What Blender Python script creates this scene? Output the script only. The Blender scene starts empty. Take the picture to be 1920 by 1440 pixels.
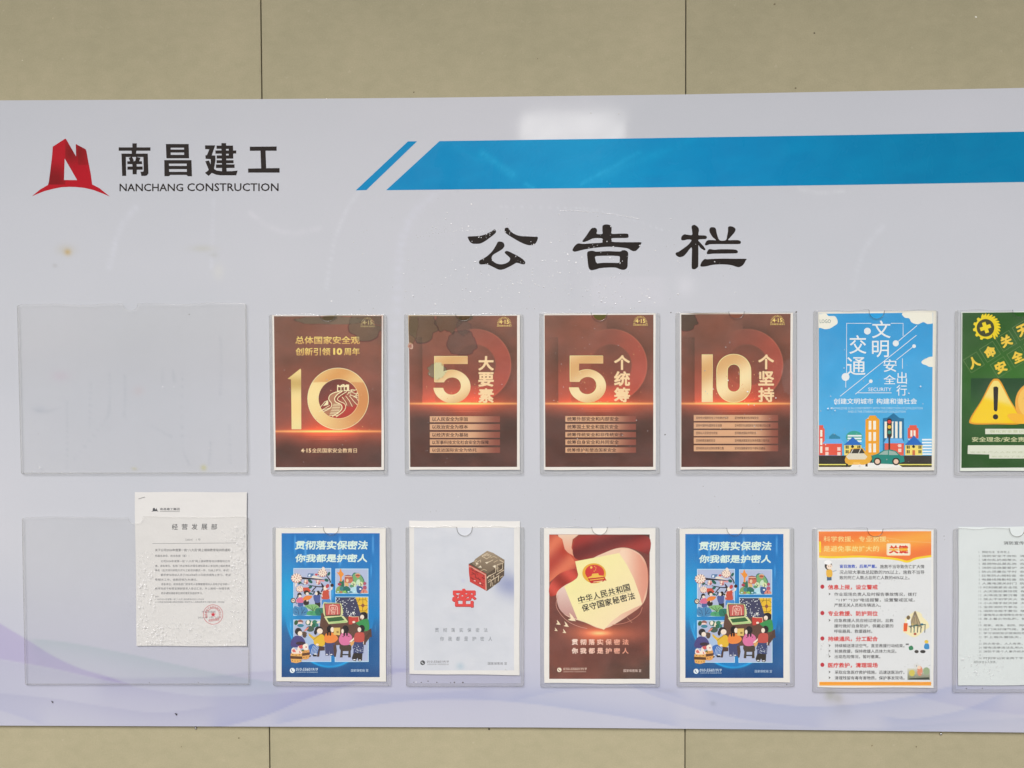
import bpy, bmesh, math, random
import numpy as np
from mathutils import Vector, Matrix
from mathutils.geometry import tessellate_polygon

scene = bpy.context.scene
C = scene.collection
random.seed(7)
RNG = np.random.default_rng(11)
rad = math.radians

# ------------------------------------------------------------------ camera
F, CX, CY, D = 1400.0, 960.0, 720.0, 1.4
YAW, PITCH, ROLL = 0.02074773, -0.02298389, 0.00430398
def rotmat():
    a, b = math.cos(YAW), math.sin(YAW); c, d = math.cos(PITCH), math.sin(PITCH); e, f = math.cos(ROLL), math.sin(ROLL)
    Rz = np.array([[a, -b, 0], [b, a, 0], [0, 0, 1]]); Rx = np.array([[1, 0, 0], [0, c, -d], [0, d, c]])
    Ry = np.array([[e, 0, f], [0, 1, 0], [-f, 0, e]])
    return Rz @ Rx @ Ry
R3 = rotmat()
CAM = np.array([0.0, -D, 0.0])
cam_data = bpy.data.cameras.new('camera')
cam_data.sensor_width = 36.0; cam_data.lens = F / 1920 * 36.0
cam_data.clip_start = 0.05; cam_data.clip_end = 500
cam = bpy.data.objects.new('camera', cam_data); C.objects.link(cam)
m = Matrix(((R3[0, 0], R3[0, 2], -R3[0, 1]), (R3[1, 0], R3[1, 2], -R3[1, 1]), (R3[2, 0], R3[2, 2], -R3[2, 1])))
cam.matrix_world = Matrix.Translation(CAM) @ m.to_4x4()
scene.camera = cam

# ------------------------------------------------------------------ sky and sun
SUN_EL, SUN_AZ = 42.0, -14.0         # azimuth measured from straight in front of the wall, towards the left
w = bpy.data.worlds.new('World'); scene.world = w; w.use_nodes = True
nt = w.node_tree; nt.nodes.clear()
out = nt.nodes.new('ShaderNodeOutputWorld'); bgn = nt.nodes.new('ShaderNodeBackground')
sky = nt.nodes.new('ShaderNodeTexSky'); sky.sky_type = 'NISHITA'; sky.sun_disc = False
sky.sun_elevation = rad(SUN_EL); sky.sun_rotation = rad(180 - SUN_AZ)
sky.air_density = 0.7; sky.dust_density = 3.0; sky.ozone_density = 0.6
bgn.inputs[1].default_value = 0.06
nt.links.new(sky.outputs[0], bgn.inputs[0]); nt.links.new(bgn.outputs[0], out.inputs[0])
sd = bpy.data.lights.new('sun', 'SUN'); sd.energy = 2.25; sd.angle = rad(26); sd.color = (1.0, 0.985, 0.965)
sun = bpy.data.objects.new('sun', sd); C.objects.link(sun)
to_sun = Vector((math.sin(rad(SUN_AZ)) * math.cos(rad(SUN_EL)), -math.cos(rad(SUN_AZ)) * math.cos(rad(SUN_EL)), math.sin(rad(SUN_EL))))
sun.location = to_sun * 6
sun.rotation_euler = to_sun.to_track_quat('Z', 'Y').to_euler()

vs = scene.view_settings
vs.view_transform = 'Standard'; vs.look = 'None'; vs.exposure = 0.28; vs.gamma = 1.0; vs.use_curve_mapping = False

# ------------------------------------------------------------------ pixel -> wall plane
def at(px, py, h=0.0):
    """points on the plane h metres in front of the wall (wall face is y = 0)"""
    px = np.asarray(px, float); py = np.asarray(py, float)
    d = np.stack([(px - CX) / F, np.ones_like(px), -(py - CY) / F], -1) @ R3.T
    t = (D - h) / d[..., 1]
    return CAM + d * t[..., None]
BOARD_H = 0.008      # front face of the board
PAPER_H = 0.0108     # face of the papers
STEP = 0.00003

# ------------------------------------------------------------------ colour
KEXP = 0.95          # display value of a white diffuse surface
def lin(c):
    c = np.asarray(c, float) / 255.0
    return np.where(c <= 0.04045, c / 12.92, ((c + 0.055) / 1.055) ** 2.4)
TINT = np.array([1.03, 1.0, 0.97])
def alb(c, veil=0.0, k=KEXP):
    return np.clip((lin(c) - veil) / (k * TINT), 0.004, 0.92)

def vnoise(x, y, seed=0):
    x = np.asarray(x, float); y = np.asarray(y, float)
    xi = np.floor(x).astype(np.int64); yi = np.floor(y).astype(np.int64)
    fx = x - xi; fy = y - yi; fx = fx * fx * (3 - 2 * fx); fy = fy * fy * (3 - 2 * fy)
    def hsh(a, b):
        n = (a * 374761393 + b * 668265263 + seed * 1442695041) & 0x7fffffff
        n = ((n ^ (n >> 13)) * 1274126177) & 0x7fffffff
        return ((n ^ (n >> 16)) & 0xffff) / 65535.0
    return ((hsh(xi, yi) * (1 - fx) + hsh(xi + 1, yi) * fx) * (1 - fy) + (hsh(xi, yi + 1) * (1 - fx) + hsh(xi + 1, yi + 1) * fx) * fy)
def fbm(x, y, seed=0, o=4):
    s = 0; a = 0.5; t = 0
    for i in range(o):
        s = s + a * vnoise(x * 2 ** i, y * 2 ** i, seed + i); t += a; a *= 0.5
    return s / t
def mixc(a, b, t):
    t = np.clip(np.asarray(t, float), 0, 1)[..., None]
    return np.asarray(a, float) * (1 - t) + np.asarray(b, float) * t
def sstep(a, b, x):
    t = np.clip((np.asarray(x, float) - a) / (b - a), 0, 1); return t * t * (3 - 2 * t)

# ------------------------------------------------------------------ materials
MATS = {}
def nodes_mat(name):
    m = bpy.data.materials.new(name); m.use_nodes = True
    n = m.node_tree; b = n.nodes['Principled BSDF']; MATS[name] = m
    return m, n, b
def print_mat(name, rough, spec, bump=0.0, scale=60, coat=0.0, coat_rough=0.1, rvar=0.0):
    m, n, b = nodes_mat(name)
    a = n.nodes.new('ShaderNodeVertexColor'); a.layer_name = 'ink'
    tc = n.nodes.new('ShaderNodeTexCoord')
    gr = n.nodes.new('ShaderNodeTexNoise'); gr.inputs['Scale'].default_value = 900; gr.inputs['Detail'].default_value = 3
    n.links.new(tc.outputs['Object'], gr.inputs['Vector'])
    mr = n.nodes.new('ShaderNodeMapRange'); mr.inputs[3].default_value = 0.94; mr.inputs[4].default_value = 1.06
    n.links.new(gr.outputs['Fac'], mr.inputs[0])
    mu = n.nodes.new('ShaderNodeVectorMath'); mu.operation = 'SCALE'
    n.links.new(a.outputs['Color'], mu.inputs[0]); n.links.new(mr.outputs[0], mu.inputs['Scale'])
    n.links.new(mu.outputs[0], b.inputs['Base Color'])
    b.inputs['Roughness'].default_value = rough; b.inputs['Specular IOR Level'].default_value = spec
    b.inputs['Coat Weight'].default_value = coat; b.inputs['Coat Roughness'].default_value = coat_rough
    if bump:
        no = n.nodes.new('ShaderNodeTexNoise'); no.inputs['Scale'].default_value = scale; no.inputs['Detail'].default_value = 3
        n.links.new(tc.outputs['Object'], no.inputs['Vector'])
        bp = n.nodes.new('ShaderNodeBump'); bp.inputs['Strength'].default_value = bump; bp.inputs['Distance'].default_value = 0.004
        n.links.new(no.outputs['Fac'], bp.inputs['Height'])
        n.links.new(bp.outputs[0], b.inputs['Normal']); n.links.new(bp.outputs[0], b.inputs['Coat Normal'])
    if rvar:
        nr = n.nodes.new('ShaderNodeTexNoise'); nr.inputs['Scale'].default_value = 9; nr.inputs['Detail'].default_value = 6
        nr.inputs['Distortion'].default_value = 1.5
        n.links.new(tc.outputs['Object'], nr.inputs['Vector'])
        m2 = n.nodes.new('ShaderNodeMapRange'); m2.inputs[1].default_value = 0.35; m2.inputs[2].default_value = 0.7
        m2.inputs[3].default_value = max(rough - rvar, 0.03); m2.inputs[4].default_value = rough + rvar
        n.links.new(nr.outputs['Fac'], m2.inputs[0]); n.links.new(m2.outputs[0], b.inputs['Roughness'])
    return m
M_PRINT = print_mat('printed_paper', 0.45, 0.35, 0.5, 17)
M_BOARD = print_mat('printed_acrylic', 0.09, 0.42, 0.004, 2.2, rvar=0.03)
M_VINYL = print_mat('cut_vinyl', 0.33, 0.13, 0.03, 30, rvar=0.14)

def plastic(name, tint, gloss, haze, rough, white=0.75):
    m = bpy.data.materials.new(name); m.use_nodes = True; n = m.node_tree; n.nodes.clear()
    o = n.nodes.new('ShaderNodeOutputMaterial')
    tr = n.nodes.new('ShaderNodeBsdfTransparent'); tr.inputs[0].default_value = (*tint, 1)
    gl = n.nodes.new('ShaderNodeBsdfGlossy'); gl.inputs['Roughness'].default_value = rough
    df = n.nodes.new('ShaderNodeBsdfDiffuse'); df.inputs[0].default_value = (white, white, white + 0.01, 1)
    fr = n.nodes.new('ShaderNodeFresnel')
    ge = n.nodes.new('ShaderNodeNewGeometry'); bi = n.nodes.new('ShaderNodeMapRange'); bi.inputs[3].default_value = 1.45; bi.inputs[4].default_value = 1 / 1.45
    n.links.new(ge.outputs['Backfacing'], bi.inputs[0]); n.links.new(bi.outputs[0], fr.inputs[0])
    mm = n.nodes.new('ShaderNodeMath'); mm.operation = 'MULTIPLY'; mm.inputs[1].default_value = gloss
    n.links.new(fr.outputs[0], mm.inputs[0])
    tc = n.nodes.new('ShaderNodeTexCoord'); no = n.nodes.new('ShaderNodeTexNoise'); no.inputs['Scale'].default_value = 14
    no.inputs['Detail'].default_value = 6; no.inputs['Distortion'].default_value = 0.6
    n.links.new(tc.outputs['Object'], no.inputs['Vector'])
    mr = n.nodes.new('ShaderNodeMapRange'); mr.inputs[1].default_value = 0.3; mr.inputs[2].default_value = 0.75
    mr.inputs[3].default_value = haze * 0.25; mr.inputs[4].default_value = haze * 2.3
    n.links.new(no.outputs['Fac'], mr.inputs[0])
    a = n.nodes.new('ShaderNodeMixShader'); b = n.nodes.new('ShaderNodeMixShader')
    n.links.new(mr.outputs[0], a.inputs[0]); n.links.new(tr.outputs[0], a.inputs[1]); n.links.new(df.outputs[0], a.inputs[2])
    n.links.new(mm.outputs[0], b.inputs[0]); n.links.new(a.outputs[0], b.inputs[1]); n.links.new(gl.outputs[0], b.inputs[2])
    n.links.new(b.outputs[0], o.inputs[0])
    return m
M_CLEAR = plastic('clear_plastic', (0.995, 0.995, 0.992), 1.2, 0.018, 0.10)
M_TAPE = plastic('clear_tape', (0.985, 0.985, 0.98), 0.8, 0.022, 0.3)
M_EDGE = plastic('plastic_cut_edge', (0.90, 0.90, 0.89), 2.5, 0.10, 0.15)
M_SOFT = plastic('worn_plastic_edge', (0.93, 0.93, 0.915), 1.5, 0.05, 0.2)
M_NOTCH = plastic('plastic_notch_edge', (0.45, 0.44, 0.42), 1.5, 0.06, 0.2)  # dark tint stands in for the shadow cast by the notch's cut edge
M_WATER = plastic('water', (1.0, 1.0, 1.0), 4.0, 0.5, 0.16, 0.97)  # white diffuse haze stands in for bright glints on the drops

def flat_mat(name, col, rough=0.6, metal=0.0, spec=0.5):
    m, n, b = nodes_mat(name)
    b.inputs['Base Color'].default_value = (*col, 1); b.inputs['Roughness'].default_value = rough
    b.inputs['Metallic'].default_value = metal; b.inputs['Specular IOR Level'].default_value = spec
    return m
M_DARK = flat_mat('joint_sealant', (0.035, 0.03, 0.022), 0.9)
M_METAL = flat_mat('staple_steel', (0.35, 0.35, 0.35), 0.35, 1.0)
M_BUG = flat_mat('insect_body', (0.03, 0.025, 0.02), 0.7)
M_SCREW = flat_mat('screw_steel', (0.6, 0.6, 0.6), 0.3, 1.0)
M_BOARD_EDGE = flat_mat('acrylic_edge', (0.55, 0.55, 0.55), 0.3)

def panel_mat():
    m, n, b = nodes_mat('fibre_cement')
    tc = n.nodes.new('ShaderNodeTexCoord')
    def noise(scale, detail, dist=0.0, sc=(1, 1, 1)):
        mp = n.nodes.new('ShaderNodeMapping'); mp.inputs['Scale'].default_value = sc
        n.links.new(tc.outputs['Generated' if False else 'Object'], mp.inputs[0])
        t = n.nodes.new('ShaderNodeTexNoise'); t.inputs['Scale'].default_value = scale; t.inputs['Detail'].default_value = detail
        t.inputs['Distortion'].default_value = dist; n.links.new(mp.outputs[0], t.inputs['Vector']); return t
    big = noise(5, 5, 0.4); mid = noise(34, 8, 0.4, (1, 1, 1.6)); fine = noise(420, 3); spot = noise(90, 5, 0.3)
    ramp = n.nodes.new('ShaderNodeValToRGB')
    ramp.color_ramp.elements[0].position = 0.3; ramp.color_ramp.elements[1].position = 0.72
    ramp.color_ramp.elements[0].color = (*PANEL_A, 1); ramp.color_ramp.elements[1].color = (*PANEL_B, 1)
    add = n.nodes.new('ShaderNodeMath'); add.operation = 'MULTIPLY_ADD'; add.inputs[1].default_value = 0.55
    m2 = n.nodes.new('ShaderNodeMath'); m2.operation = 'MULTIPLY'; m2.inputs[1].default_value = 0.45
    n.links.new(big.outputs['Fac'], add.inputs[0]); n.links.new(mid.outputs['Fac'], m2.inputs[0]); n.links.new(m2.outputs[0], add.inputs[2])
    n.links.new(add.outputs[0], ramp.inputs[0])
    # pale flecks
    r2 = n.nodes.new('ShaderNodeMapRange'); r2.inputs[1].default_value = 0.66; r2.inputs[2].default_value = 0.76; r2.inputs[4].default_value = 0.5
    n.links.new(spot.outputs['Fac'], r2.inputs[0])
    mx = n.nodes.new('ShaderNodeMixRGB'); mx.inputs[2].default_value = (0.52, 0.47, 0.33, 1)
    n.links.new(r2.outputs[0], mx.inputs[0]); n.links.new(ramp.outputs[0], mx.inputs[1])
    r3 = n.nodes.new('ShaderNodeMapRange'); r3.inputs[3].default_value = 0.86; r3.inputs[4].default_value = 1.14
    n.links.new(fine.outputs['Fac'], r3.inputs[0])
    v = n.nodes.new('ShaderNodeVectorMath'); v.operation = 'SCALE'
    n.links.new(mx.outputs[0], v.inputs[0]); n.links.new(r3.outputs[0], v.inputs['Scale'])
    n.links.new(v.outputs[0], b.inputs['Base Color'])
    oi = n.nodes.new('ShaderNodeObjectInfo'); r4 = n.nodes.new('ShaderNodeMapRange'); r4.inputs[3].default_value = 0.95; r4.inputs[4].default_value = 1.05
    n.links.new(oi.outputs['Random'], r4.inputs[0]); v2 = n.nodes.new('ShaderNodeVectorMath'); v2.operation = 'SCALE'
    n.links.new(v.outputs[0], v2.inputs[0]); n.links.new(r4.outputs[0], v2.inputs['Scale']); n.links.new(v2.outputs[0], b.inputs['Base Color'])
    b.inputs['Roughness'].default_value = 0.75; b.inputs['Specular IOR Level'].default_value = 0.3
    bp = n.nodes.new('ShaderNodeBump'); bp.inputs['Strength'].default_value = 0.12; bp.inputs['Distance'].default_value = 0.0006
    n.links.new(fine.outputs['Fac'], bp.inputs['Height']); n.links.new(bp.outputs[0], b.inputs['Normal'])
    return m
PANEL_A = (0.372, 0.342, 0.220); PANEL_B = (0.450, 0.402, 0.264)
M_PANEL = panel_mat()

def ground_mat():
    m, n, b = nodes_mat('concrete_paving')
    tc = n.nodes.new('ShaderNodeTexCoord'); t = n.nodes.new('ShaderNodeTexNoise'); t.inputs['Scale'].default_value = 2.5; t.inputs['Detail'].default_value = 8
    n.links.new(tc.outputs['Object'], t.inputs['Vector'])
    r = n.nodes.new('ShaderNodeValToRGB'); r.color_ramp.elements[0].color = (0.20, 0.20, 0.19, 1); r.color_ramp.elements[1].color = (0.34, 0.33, 0.31, 1)
    n.links.new(t.outputs['Fac'], r.inputs[0]); n.links.new(r.outputs[0], b.inputs['Base Color']); b.inputs['Roughness'].default_value = 0.8
    return m
M_GROUND = ground_mat()

# ------------------------------------------------------------------ object helpers
def props(o, label=None, cat=None, group=None, kind=None):
    if label: o['label'] = label
    if cat: o['category'] = cat
    if group: o['group'] = group
    if kind: o['kind'] = kind
    return o
def thing(name, loc, label, cat, group=None):
    o = bpy.data.objects.new(name, None); o.empty_display_size = 0.05; C.objects.link(o); o.location = loc
    return props(o, label, cat, group)
def link(name, me, mat, parent=None, origin=None):
    me.materials.append(mat)
    o = bpy.data.objects.new(name, me); C.objects.link(o)
    if parent is not None: o.parent = parent
    return o
def mesh_from(name, V, Fc, smooth=False):
    me = bpy.data.meshes.new(name)
    me.from_pydata([tuple(v) for v in V], [], [tuple(int(i) for i in f) for f in Fc])
    if smooth: me.polygons.foreach_set('use_smooth', [True] * len(me.polygons))
    me.update(); return me
def mesh_fast(name, V, Q, col=None, smooth=False):
    """numpy arrays of verts (n,3) and faces (m,3 or 4)"""
    me = bpy.data.meshes.new(name); k = Q.shape[1]
    me.vertices.add(len(V)); me.vertices.foreach_set('co', V.astype(np.float32).ravel())
    me.loops.add(Q.size); me.loops.foreach_set('vertex_index', Q.astype(np.int32).ravel())
    me.polygons.add(len(Q)); me.polygons.foreach_set('loop_start', np.arange(0, Q.size, k, dtype=np.int32))
    if smooth: me.polygons.foreach_set('use_smooth', np.ones(len(Q), bool))
    me.update(calc_edges=True)
    if col is not None:
        a = me.color_attributes.new('ink', 'FLOAT_COLOR', 'POINT')
        cc = np.ones((len(V), 4), np.float32); cc[:, :3] = col; a.data.foreach_set('color', cc.ravel())
    return me
def box_bm(bm, x0, x1, y0, y1, z0, z1, bevel=0.0):
    vv = [bm.verts.new((x, y, z)) for x in (x0, x1) for y in (y0, y1) for z in (z0, z1)]
    fs = [(0, 1, 3, 2), (4, 6, 7, 5), (0, 4, 5, 1), (2, 3, 7, 6), (0, 2, 6, 4), (1, 5, 7, 3)]
    ff = [bm.faces.new([vv[i] for i in f]) for f in fs]
    if bevel:
        bmesh.ops.bevel(bm, geom=list({e for f in ff for e in f.edges}), offset=bevel, segments=2, affect='EDGES')
def bm_obj(name, bm, mat, parent=None, off=None, smooth=False):
    bmesh.ops.recalc_face_normals(bm, faces=bm.faces)
    if off is not None: bmesh.ops.translate(bm, verts=bm.verts, vec=-Vector(off))
    me = bpy.data.meshes.new(name); bm.to_mesh(me); bm.free()
    if smooth: me.polygons.foreach_set('use_smooth', [True] * len(me.polygons))
    return link(name, me, mat, parent)

def spline(pts, n=6, closed=True):
    p = [np.array(q, float) for q in pts]; N = len(p); o = []
    for i in range(N if closed else N - 1):
        if closed: a, b, c, d = p[i - 1], p[i], p[(i + 1) % N], p[(i + 2) % N]
        else: a, b, c, d = p[max(i - 1, 0)], p[i], p[i + 1], p[min(i + 2, N - 1)]
        for k in range(n):
            t = k / n
            o.append(tuple(0.5 * ((2 * b) + (-a + c) * t + (2 * a - 5 * b + 4 * c - d) * t * t + (-a + 3 * b - 3 * c + d) * t ** 3)))
    if not closed: o.append(tuple(p[-1]))
    return o
def arc(cx, cy, rx, ry, a0, a1, n=16):
    return [(cx + rx * math.cos(rad(a0 + (a1 - a0) * i / n)), cy + ry * math.sin(rad(a0 + (a1 - a0) * i / n))) for i in range(n + 1)]

TEXT_CACHE = {}
def text_tris(s):
    key = s
    if key in TEXT_CACHE: return TEXT_CACHE[key]
    c = bpy.data.curves.new('t', 'FONT'); c.body = s; c.resolution_u = 2 if len(s) > 2 else 4; c.fill_mode = 'FRONT'
    o = bpy.data.objects.new('t', c); C.objects.link(o)
    dg = bpy.context.evaluated_depsgraph_get(); me = o.evaluated_get(dg).to_mesh()
    me.calc_loop_triangles()
    V = np.empty(len(me.vertices) * 3); me.vertices.foreach_get('co', V); V = V.reshape(-1, 3)[:, :2]
    T = np.empty(len(me.loop_triangles) * 3, np.int32); me.loop_triangles.foreach_get('vertices', T); T = T.reshape(-1, 3)
    o.evaluated_get(dg).to_mesh_clear(); bpy.data.objects.remove(o); bpy.data.curves.remove(c)
    TEXT_CACHE[key] = (V.copy(), T.copy()); return TEXT_CACHE[key]

class Sheet:
    """flat print: shapes given in crop pixels (ox, oy, s), stacked in thin layers of ink"""
    COUNT = 0
    def __init__(self, root, T, h, mat, post=None, veil=0.0, k=KEXP):
        self.root, self.T, self.h, self.mat, self.post = root, T, h, mat, post
        self.items = []; self.boxes = []; self.veil = veil; self.k = k
        self.off = np.array(root.matrix_world.translation if False else root.location)
    def _add(self, part, V, Tr, col, layer=None, dz=None):
        if part.endswith('#'): Sheet.COUNT += 1; part += str(Sheet.COUNT)
        V = np.asarray(V, float)
        if len(V) == 0 or len(Tr) == 0: return
        b = (V[:, 0].min(), V[:, 1].min(), V[:, 0].max(), V[:, 1].max())
        if layer is None:
            layer = 0
            for bb, l in self.boxes:
                if l >= layer and bb[0] < b[2] and bb[2] > b[0] and bb[1] < b[3] and bb[3] > b[1]: layer = l + 1
        self.boxes.append((b, layer))
        cc = col(V[:, 0], V[:, 1]) if callable(col) else np.tile(np.array(col, float), (len(V), 1))
        if self.post is not None: cc = self.post(V[:, 0], V[:, 1], cc)
        self.items.append((part, V, np.asarray(Tr, int), cc, layer, 0.0 if dz is None else dz))
    def poly(self, part, pts, col, smooth=0, holes=(), cell=0):
        if smooth: pts = spline(pts, smooth)
        loops = [list(pts)] + [list(h) for h in holes]
        flat = [p for l in loops for p in l]
        tr = tessellate_polygon([[Vector((p[0], p[1], 0)) for p in l] for l in loops])
        V = np.array([(p[0], p[1]) for p in flat]); Tr = np.array([list(t) for t in tr])
        if cell: V, Tr = self._cut(V, Tr, cell)
        self._add(part, V, Tr, col)
    def _cut(self, V, Tr, cell):
        bm = bmesh.new(); vv = [bm.verts.new((v[0], v[1], 0)) for v in V]
        for t in Tr:
            try: bm.faces.new([vv[i] for i in t])
            except ValueError: pass
        lo, hi = V.min(0), V.max(0)
        for ax in (0, 1):
            x = lo[ax] + cell
            while x < hi[ax]:
                no = (1, 0, 0) if ax == 0 else (0, 1, 0); co = (x, 0, 0) if ax == 0 else (0, x, 0)
                bmesh.ops.bisect_plane(bm, geom=bm.verts[:] + bm.edges[:] + bm.faces[:], plane_co=co, plane_no=no); x += cell
        bmesh.ops.triangulate(bm, faces=bm.faces[:]); bm.verts.index_update()
        V2 = np.array([v.co[:2] for v in bm.verts]); T2 = np.array([[v.index for v in f.verts] for f in bm.faces]); bm.free()
        return V2, T2
    def rect(self, part, x0, y0, x1, y1, col, nx=1, ny=1):
        self.quad(part, [(x0, y0), (x1, y0), (x1, y1), (x0, y1)], col, nx, ny)
    def quad(self, part, q, col, nx=1, ny=1):
        u, v = np.meshgrid(np.linspace(0, 1, nx + 1), np.linspace(0, 1, ny + 1)); u = u.ravel()[:, None]; v = v.ravel()[:, None]
        q = [np.array(p, float) for p in q]
        V = (q[0] * (1 - u) + q[1] * u) * (1 - v) + (q[3] * (1 - u) + q[2] * u) * v
        i = np.arange(nx)[None, :] + np.arange(ny)[:, None] * (nx + 1); i = i.ravel()
        Tr = np.concatenate([np.stack([i, i + 1, i + nx + 2], 1), np.stack([i, i + nx + 2, i + nx + 1], 1)])
        self._add(part, V, Tr, col)
    def ell(self, part, cx, cy, rx, ry, col, n=18, rot=0, cell=0):
        a = np.linspace(0, 2 * math.pi, n, endpoint=False); x, y = rx * np.cos(a), ry * np.sin(a); c, s = math.cos(rad(rot)), math.sin(rad(rot))
        self.poly(part, list(zip(cx + x * c - y * s, cy + x * s + y * c)), col, cell=cell)
    def ring(self, part, cx, cy, r, w, col, n=36, ry=None):
        ry = ry or r
        self.poly(part, arc(cx, cy, r, ry, 0, 360, n)[:-1], col, holes=[arc(cx, cy, r - w, ry - w, 0, 360, n)[:-1]])
    def line(self, part, pts, wd, col, taper=None):
        p = np.array(pts, float); n = len(p)
        if n < 2: return
        t = np.zeros_like(p); t[:-1] += p[1:] - p[:-1]; 
        tt = p[1:] - p[:-1]; tt = tt / (np.linalg.norm(tt, axis=1)[:, None] + 1e-9)
        t[0] = tt[0]; t[-1] = tt[-1]
        if n > 2: t[1:-1] = tt[:-1] + tt[1:]
        t = t / (np.linalg.norm(t, axis=1)[:, None] + 1e-9); nn = np.stack([-t[:, 1], t[:, 0]], 1)
        ww = np.full(n, wd / 2.0) if taper is None else wd / 2.0 * np.interp(np.linspace(0, 1, n), np.linspace(0, 1, len(taper)), taper)
        V = np.concatenate([p + nn * ww[:, None], p - nn * ww[:, None]]); i = np.arange(n - 1)
        Tr = np.concatenate([np.stack([i, i + 1, i + 1 + n], 1), np.stack([i, i + 1 + n, i + n], 1)])
        self._add(part, V, Tr, col)
    def text(self, part, s, x0, y0, x1, y1, col, bold=0.0, shear=0.0, rot=0.0, cell=0):
        V, T = text_tris(s)
        lo, hi = V.min(0), V.max(0); r = bold * min((y1 - y0) / (hi[1] - lo[1]), (x1 - x0) / (hi[0] - lo[0]))
        x0 += r; x1 -= r; y0 += r; y1 -= r
        sx = (x1 - x0) / (hi[0] - lo[0]); sy = (y1 - y0) / (hi[1] - lo[1])
        W = np.stack([x0 + (V[:, 0] - lo[0]) * sx, y1 - (V[:, 1] - lo[1]) * sy], 1)
        if shear: W[:, 0] += (y1 - W[:, 1]) * shear - shear * (y1 - y0) / 2
        if rot:
            c = np.array([(x0 + x1) / 2, (y0 + y1) / 2]); a = rad(rot); Q = W - c
            W = c + np.stack([Q[:, 0] * math.cos(a) - Q[:, 1] * math.sin(a), Q[:, 0] * math.sin(a) + Q[:, 1] * math.cos(a)], 1)
        if cell: W, T = self._cut(W, T, cell)
        dz = None
        if r > 0:                                  # heavier weight: the glyph printed again a hair to each side
            k = 8 if bold >= 0.03 else 4; n = len(W); Ws, Ts, dz = [], [], []
            for j in range(k):
                a = 2 * math.pi * (j + 0.5) / k; Ws.append(W + r * np.array([math.cos(a), math.sin(a)])); Ts.append(T + j * n); dz.append(np.full(n, j * 3e-6))
            W, T, dz = np.concatenate(Ws), np.concatenate(Ts), np.concatenate(dz)
        self._add(part, W, T, col, dz=dz)
    def build(self):
        parts = {}
        for it in self.items: parts.setdefault(it[0], []).append(it)
        res = {}
        ox, oy, s = self.T
        for name, its in parts.items():
            Vs, Ts, Cs = [], [], []; n = 0
            for _, V, Tr, cc, layer, dz in its:
                P = at(ox + V[:, 0] / s, oy + V[:, 1] / s, self.h + 0.00008 + layer * STEP) - self.off
                P[:, 1] -= dz
                a = V[Tr[:, 1]] - V[Tr[:, 0]]; b = V[Tr[:, 2]] - V[Tr[:, 0]]
                cr = a[:, 0] * b[:, 1] - a[:, 1] * b[:, 0]
                Tr = np.where((cr > 0)[:, None], Tr[:, ::-1], Tr); Tr = Tr[np.abs(cr) > 1e-9]
                Vs.append(P); Ts.append(Tr + n); Cs.append(alb(cc, self.veil, self.k)); n += len(V)
            clean = name.split('#')[0].split('@')[0]
            me = mesh_fast(clean, np.concatenate(Vs), np.concatenate(Ts), np.concatenate(Cs))
            res[name] = link(clean, me, self.mat, self.root)
            if clean in ('gold_specks', 'speckles'): res[name]['kind'] = 'stuff'
        self.layers = max([l for _, l in self.boxes] or [0])
        if self.layers > 32: print('LAYERS', self.root.name, self.layers)
        return res

# ------------------------------------------------------------------ the setting: ground
gb = bmesh.new(); vv = [gb.verts.new(p) for p in ((-60, -90, 0), (60, -90, 0), (60, 30, 0), (-60, 30, 0))]; gb.faces.new(vv)
g = bm_obj('ground', gb, M_GROUND); g.location = (0, 0, -1.45); props(g, kind='structure')

# ------------------------------------------------------------------ the wall with its cladding panels
XJ1 = float(np.mean([at(x, y)[0] for x, y in ((489, 0), (491, 185), (505, 1364), (506, 1440))]))
XJ2 = float(np.mean([at(x, y)[0] for x, y in ((1286, 0), (1286, 177), (1285, 1368), (1284, 1440))]))
PW = XJ2 - XJ1
wall = thing('wall', (0, 0, -1.45), 'beige fibre cement clad wall with thin dark vertical joints behind the notice board', 'wall')
wb = bmesh.new(); box_bm(wb, XJ1 - 4 * PW - 0.1, XJ2 + 4 * PW + 0.1, 0.006, 0.2, -1.45, 2.385)
bm_obj('wall_backing', wb, M_DARK, wall, wall.location)
GAP = 0.0011
OVER = 1.75
pbm = bmesh.new(); box_bm(pbm, -PW / 2 + GAP, PW / 2 - GAP, 0, 0.0058, -0.6 + GAP, 0.6 - GAP, 0.0005)
bmesh.ops.recalc_face_normals(pbm, faces=pbm.faces)
pm = bpy.data.meshes.new('cladding_panel'); pbm.to_mesh(pm); pbm.free(); pm.materials.append(M_PANEL)
half = bmesh.new(); box_bm(half, -PW / 2 + GAP, PW / 2 - GAP, 0, 0.0058, 0.0 + GAP, 0.23 - GAP, 0.0005); bmesh.ops.recalc_face_normals(half, faces=half.faces)
hm = bpy.data.meshes.new('cladding_panel'); half.to_mesh(hm); half.free(); hm.materials.append(M_PANEL)
for i in range(-4, 5):
    for me_, z in ((pm, 1.78), (pm, 0.58), (pm, -0.62), (hm, -1.45)):
        o = bpy.data.objects.new('cladding_panel', me_); C.objects.link(o); o.parent = wall
        o.location = (XJ1 + (i + 0.5) * PW, 0, z + 1.45)
cb = bmesh.new(); box_bm(cb, XJ1 - 4 * PW - 0.1, XJ2 + 4 * PW + 0.1, -OVER, 0.2, 2.39, 2.55)
bm_obj('added_shade_overhang', cb, flat_mat('shade_overhang_paint', (0.55, 0.55, 0.53), 0.7), wall, wall.location)  # unseen overhang, added to shade the top of the wall
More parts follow.
